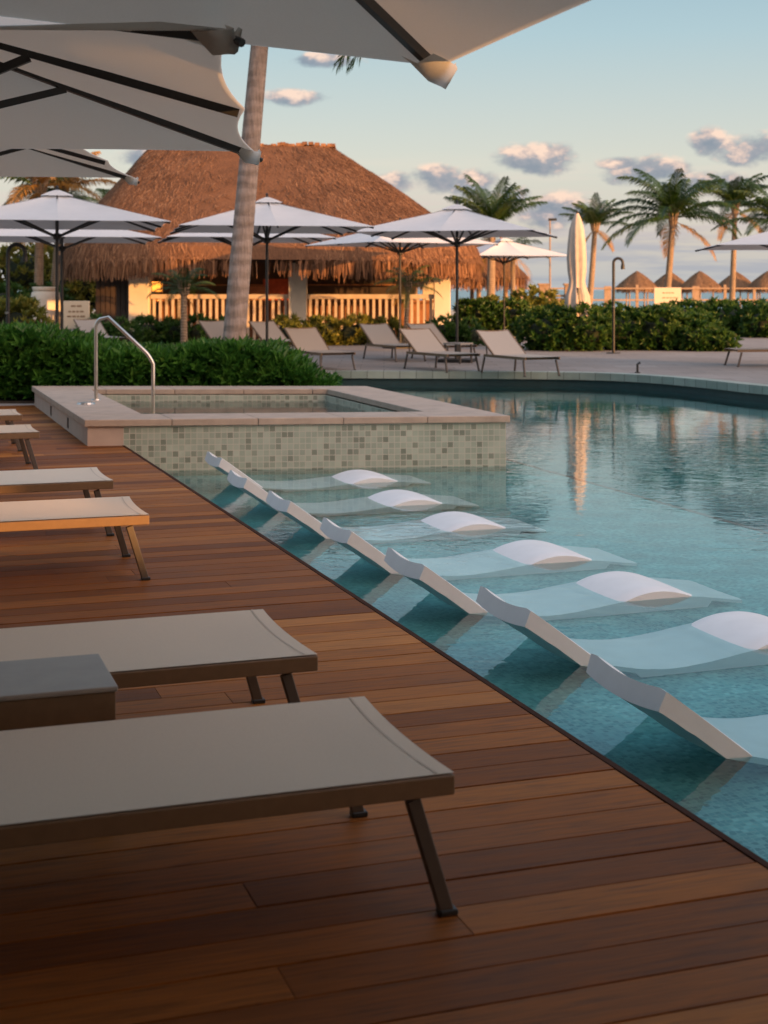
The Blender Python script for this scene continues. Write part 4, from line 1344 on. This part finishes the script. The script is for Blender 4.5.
def facade(t, ext=0.0):
    mb = MB()
    sun_slots = [(o_, b_, wo + ext, wz + ext) for o_, b_, wo, wz in SUN_CUTS]
    th = 0.3
    cells_o = sorted(set([HO0, HO1] + [x for o_, b_, wo, wz in sun_slots for x in (o_ - wo / 2, o_ + wo / 2)]))
    cells_z = sorted(set([-0.12, hot_H] + [z for o_, b_, wo, wz in sun_slots for z in (b_ + tan_e * t - wz / 2, b_ + tan_e * t + wz / 2)]))
    for a, b in zip(cells_o[:-1], cells_o[1:]):
        for c, d in zip(cells_z[:-1], cells_z[1:]):
            om, zm = (a + b) / 2, (c + d) / 2
            if any(abs(om - o_) < wo / 2 and abs(zm - (b_ + tan_e * t)) < wz / 2 for o_, b_, wo, wz in sun_slots): continue
            P = [hot(o, tt, z) for z in (c, d) for o, tt in ((a, t), (b, t), (b, t + th), (a, t + th))]
            n = len(mb.v); mb.v.extend([tuple(q) for q in P])
            for q in ((3, 2, 1, 0), (4, 5, 6, 7), (0, 1, 5, 4), (1, 2, 6, 5), (2, 3, 7, 6), (3, 0, 4, 7)):
                mb.f.append(tuple(n + i for i in q)); mb.m.append(0); mb.r.append(.5); mb.uv.append(None)
    return mb


ht = thing('hotel_shade_wing', (0, 0, 0), 'pale unseen hotel wing put behind the viewpoint to shade the deck', 'building')
facade(hot_T).build('front_wall', M['stucco'], ht)
facade(hot_T + hot_D, 0.35).build('back_wall', M['stucco'], ht)
for off in (HO0, HO1):
    mb = MB(); s = 0.3 if off == HO0 else -0.3
    P = [hot(o, t, z) for z in (-0.12, hot_H) for o, t in ((off, hot_T + 0.31), (off + s, hot_T + 0.31), (off + s, hot_T + hot_D - 0.01), (off, hot_T + hot_D - 0.01))]
    mb.v = [tuple(q) for q in P]
    for q in ((3, 2, 1, 0), (4, 5, 6, 7), (0, 1, 5, 4), (1, 2, 6, 5), (2, 3, 7, 6), (3, 0, 4, 7)):
        mb.f.append(q); mb.m.append(0); mb.r.append(.5); mb.uv.append(None)
    mb.build('end_wall', M['stucco'], ht)
mb = MB()
P = [hot(o, t, z) for z in (hot_H + 0.003, hot_H + 0.35) for o, t in ((HO0 - .3, hot_T - .3), (HO1 + .02, hot_T - .3), (HO1 + .02, hot_T + hot_D + .6), (HO0 - .3, hot_T + hot_D + .6))]
mb.v = [tuple(q) for q in P]
for q in ((3, 2, 1, 0), (4, 5, 6, 7), (0, 1, 5, 4), (1, 2, 6, 5), (2, 3, 7, 6), (3, 0, 4, 7)):
    mb.f.append(q); mb.m.append(0); mb.r.append(.5); mb.uv.append(None)
mb.build('roof', M['stucco'], ht)
for fz in (2.4, 6.9):
    for k in range(9):
        o_ = HO0 + 3 + k * 4.2
        mb = MB(); P = [hot(o_ + a, hot_T - 0.02, fz + c) for a, c in ((-0.8, -0.9), (0.8, -0.9), (0.8, 0.9), (-0.8, 0.9))]
        if any(abs(o_ - po) < 1.4 and abs(fz - (pb + tan_e * hot_T)) < 1.5 for po, pb, *_ in SUN_CUTS): continue
        mb.face(P); mb.build('window', M['glass'], ht)

zu = dup(ub, V((-0.75, -0.95, 0)), DECK_ROT, 'large unseen grey umbrella added over the viewpoint to shade the near deck')  # extra umbrella out of view, added to shade the foreground
hb = thing('hotel_shade_block', V((-8, -13.5, -0.12)), 'pale unseen hotel block added behind the viewpoint to darken the near deck', 'building')  # unseen block added behind the viewpoint to cut sky light on the deck
mb = MB(); mb.bbox(-20, 17, -5, 5, 0, 10.5); mb.build('wall', M['stucco'], hb)
mb = MB(); mb.bbox(-20.4, 17.4, -5.4, 5.4, 10.503, 10.85); mb.build('roof', M['stucco'], hb)
for fz in (1.7, 5.0, 8.3):
    for kx in range(9):
        mb = MB(); x = -18 + kx * 4.1
        mb.bbox(x - 0.9, x + 0.9, 5.003, 5.05, fz - 1.0, fz + 1.0); mb.build('window', M['glass'], hb)

hb = thing('annex_shade_block', V((-15.5, 3, -0.12)), 'low unseen hotel block added left of the deck to darken the foreground', 'building')  # unseen low block added at left to hold back sky light
mb = MB(); mb.bbox(-4.5, 4.5, -11, 0.5, 0, 4.2); mb.build('wall', M['stucco'], hb)
mb = MB(); mb.bbox(-4.9, 4.9, -11.4, 0.9, 4.203, 4.5); mb.build('roof', M['stucco'], hb)
for fz in (2.0,):
    for ky in range(3):
        mb = MB(); y = -9 + ky * 4.0
        mb.bbox(4.503, 4.55, y - 0.9, y + 0.9, fz - 0.95, fz + 0.95); mb.build('window', M['glass'], hb)

pv_ = thing('deck_shade_roof', V((-2.2, -2.9, 0)), 'flat unseen timber roof added over the near deck to darken it', 'pavilion')  # unseen roof added to darken the near end of the deck
mb = MB(); mb.bbox(-4.8, 7.6, -4.1, 5.9, 3.25, 3.5); mb.build('roof', M['darkwood'], pv_)
for x in (-4.4, 7.2):
    for y in (-3.7, 0.6):
        mb = MB(); mb.bbox(x - 0.1, x + 0.1, y - 0.1, y + 0.1, 0.0 if x < 0 else -0.6, 3.247); mb.build('post', M['darkwood'], pv_)

# ---------------------------------------------------------------- camera
cam = bpy.data.cameras.new('camera')
co = bpy.data.objects.new('camera', cam); col.objects.link(co)
co.location = (0, 0, CAMH); co.rotation_euler = (R(90), 0, 0)
cam.sensor_fit = 'VERTICAL'; cam.sensor_height = 36.0; cam.sensor_width = 27.0
cam.lens = FPX / 1024 * 36.0
cam.shift_y = -(512 - HOR) / 1024
cam.clip_end = 20000; cam.clip_start = 0.05
cam.dof.use_dof = True; cam.dof.focus_distance = 7.2; cam.dof.aperture_fstop = 4.8
scn.camera = co

# ---------------------------------------------------------------- sun and sky
sd = bpy.data.lights.new('sun', 'SUN'); so = bpy.data.objects.new('sun', sd); col.objects.link(so)
sd.energy = 5.0; sd.angle = R(0.5); sd.color = (1.0, 0.46, 0.14)
sv = SAZ * math.cos(R(SEL)) + V((0, 0, math.sin(R(SEL))))
so.rotation_euler = sv.to_track_quat('Z', 'Y').to_euler()
so.location = sv * 60

w = bpy.data.worlds.new('World'); scn.world = w; w.use_nodes = True
wt = w.node_tree; wt.nodes.clear(); k = NT(wt)
wo = k.n('ShaderNodeOutputWorld')
sky = k.n('ShaderNodeTexSky', sky_type='NISHITA')
sky.sun_disc = False; sky.sun_elevation = R(SEL); sky.sun_rotation = math.atan2(SAZ.x, SAZ.y)
sky.altitude = 0; sky.air_density = 1.0; sky.dust_density = 1.2; sky.ozone_density = 1.6
gen = k.n('ShaderNodeTexCoord').outputs['Generated']
sx = k.n('ShaderNodeSeparateXYZ', {0: gen})
az = k.math('ARCTAN2', sx.outputs[0], sx.outputs[1]); el = k.math('ARCSINE', sx.outputs[2])
pv = k.n('ShaderNodeCombineXYZ', {0: az, 1: k.math('MULTIPLY', el, 1.7), 2: 0.0}).outputs[0]
n_big = k.n('ShaderNodeTexNoise', {'Vector': pv, 'Scale': 30.0, 'Detail': 8.0, 'Roughness': 0.62}).outputs[0]
n_lit = k.n('ShaderNodeTexNoise', {'Vector': k.n('ShaderNodeVectorMath', {0: pv, 1: (0.006, 0.010, 0)}, operation='ADD').outputs[0], 'Scale': 30.0, 'Detail': 8.0, 'Roughness': 0.62}).outputs[0]
pv2 = k.n('ShaderNodeMapping', {'Vector': pv, 'Scale': (1.0, 7.0, 1.0)}).outputs[0]
n_str = k.n('ShaderNodeTexNoise', {'Vector': pv2, 'Scale': 9.0, 'Detail': 6.0, 'Roughness': 0.6}).outputs[0]
# cumulus: centre (az, el), radii
blobs = [(537, 158, 46, 20), (297, 97, 38, 11), (436, 178, 32, 17), (478, 184, 34, 17), (505, 194, 32, 14), (750, 153, 46, 20), (707, 143, 24, 18), (650, 174, 54, 18), (700, 186, 62, 15),
         (560, 212, 52, 22), (395, 182, 26, 14), (330, 60, 44, 9), (150, 158, 40, 12), (620, 165, 30, 10), (880, 140, 90, 40), (-80, 150, 80, 30)]
D = None; Lh = None
for (u, v, ru, rv) in blobs:
    dxn = k.math('DIVIDE', k.math('SUBTRACT', az, math.atan2(u - 384, FPX)), ru / FPX)
    dyn = k.math('DIVIDE', k.math('SUBTRACT', el, math.atan2(HOR - v, FPX)), rv / FPX)
    d = k.math('SUBTRACT', 1.0, k.math('ADD', k.math('MULTIPLY', dxn, dxn), k.math('MULTIPLY', dyn, dyn)))
    if D is None: D, Lh = d, dyn
    else:
        g = k.math('GREATER_THAN', d, D)
        Lh = k.math('ADD', k.math('MULTIPLY', g, dyn), k.math('MULTIPLY', k.math('SUBTRACT', 1.0, g), Lh))
        D = k.math('MAXIMUM', d, D)
dens = k.math('ADD', k.math('MULTIPLY', D, 1.5), k.math('MULTIPLY', k.math('SUBTRACT', n_big, 0.50), 4.6))
alpha = k.n('ShaderNodeMapRange', {0: dens, 1: 0.05, 2: 1.25, 3: 0.0, 4: 0.86}, interpolation_type='SMOOTHSTEP').outputs[0]
lit = k.math('ADD', k.math('MULTIPLY', Lh, 0.42), k.math('MULTIPLY', k.math('SUBTRACT', n_big, n_lit), 3.5))
ccol = k.ramp(k.math('ADD', lit, 0.42, clamp=True), [(0.0, (0.19, 0.235, 0.30)), (0.45, (0.29, 0.30, 0.345)), (0.72, (0.62, 0.47, 0.42)), (1.0, (0.90, 0.65, 0.51))])
# horizon strata
eldeg = k.math('MULTIPLY', el, FPX)
band = k.ramp(k.math('DIVIDE', eldeg, 140.0, clamp=True), [(0.0, (0.55,) * 3), (0.25, (0.75,) * 3), (0.6, (0.55,) * 3), (1.0, (0.0,) * 3)])
strat = k.math('MULTIPLY', k.n('ShaderNodeMapRange', {0: n_str, 1: 0.42, 2: 0.62}, interpolation_type='SMOOTHSTEP').outputs[0], band)
scol = k.ramp(k.math('DIVIDE', eldeg, 120.0, clamp=True), [(0.0, (0.30, 0.33, 0.39)), (0.35, (0.36, 0.37, 0.42)), (0.6, (0.60, 0.50, 0.48)), (1.0, (0.74, 0.62, 0.52))])
# clear sky: Nishita tinted slightly by elevation
grad = k.ramp(k.math('DIVIDE', eldeg, 420.0, clamp=True), [(0.0, (0.47, 0.49, 0.51)), (0.12, (0.62, 0.56, 0.50)), (0.3, (0.64, 0.635, 0.565)), (0.6, (0.41, 0.55, 0.60)), (1.0, (0.195, 0.365, 0.49))])
bgs = k.n('ShaderNodeBackground', {'Strength': 1.0})
k.t.links.new(bgs.outputs[0], wo.inputs[0])
K0 = 0.71


def sc3(c, f=K0): return k.mix(1.0, c, (f, f, f), 'MULTIPLY')


skyc = sc3(sky.outputs[0], 0.12)
base = k.mix(0.85, skyc, sc3(grad))
# flat overhead colour, out of view, tuned to light the foreground
up = k.n('ShaderNodeMapRange', {0: el, 1: 0.24, 2: 0.75}, interpolation_type='SMOOTHSTEP').outputs[0]
base = k.mix(up, base, (0.35, 0.425, 0.535))
base = k.mix(strat, base, sc3(scol))
base = k.mix(alpha, base, sc3(ccol))
# warm afterglow around the low sun
dt = k.n('ShaderNodeVectorMath', {0: gen, 1: tuple(sv)}, operation='DOT_PRODUCT').outputs['Value']
gl = k.math('POWER', k.math('MAXIMUM', dt, 0.0), 4.0)
glc = k.mix(gl, (0, 0, 0), (3.3, 1.95, 1.2))
base = k.mix(1.0, base, glc, 'ADD')
k.t.links.new(base, bgs.inputs['Color'])

# ---------------------------------------------------------------- render settings
scn.view_settings.view_transform = 'Standard'
scn.view_settings.look = 'None'
scn.view_settings.exposure = 0.72
scn.view_settings.gamma = 1.0
scn.render.engine = 'CYCLES'
cy = scn.cycles
cy.use_denoising = True
cy.max_bounces = 10; cy.transmission_bounces = 8; cy.transparent_max_bounces = 8; cy.glossy_bounces = 4; cy.diffuse_bounces = 4
cy.sample_clamp_indirect = 4.0
cy.blur_glossy = 0.2
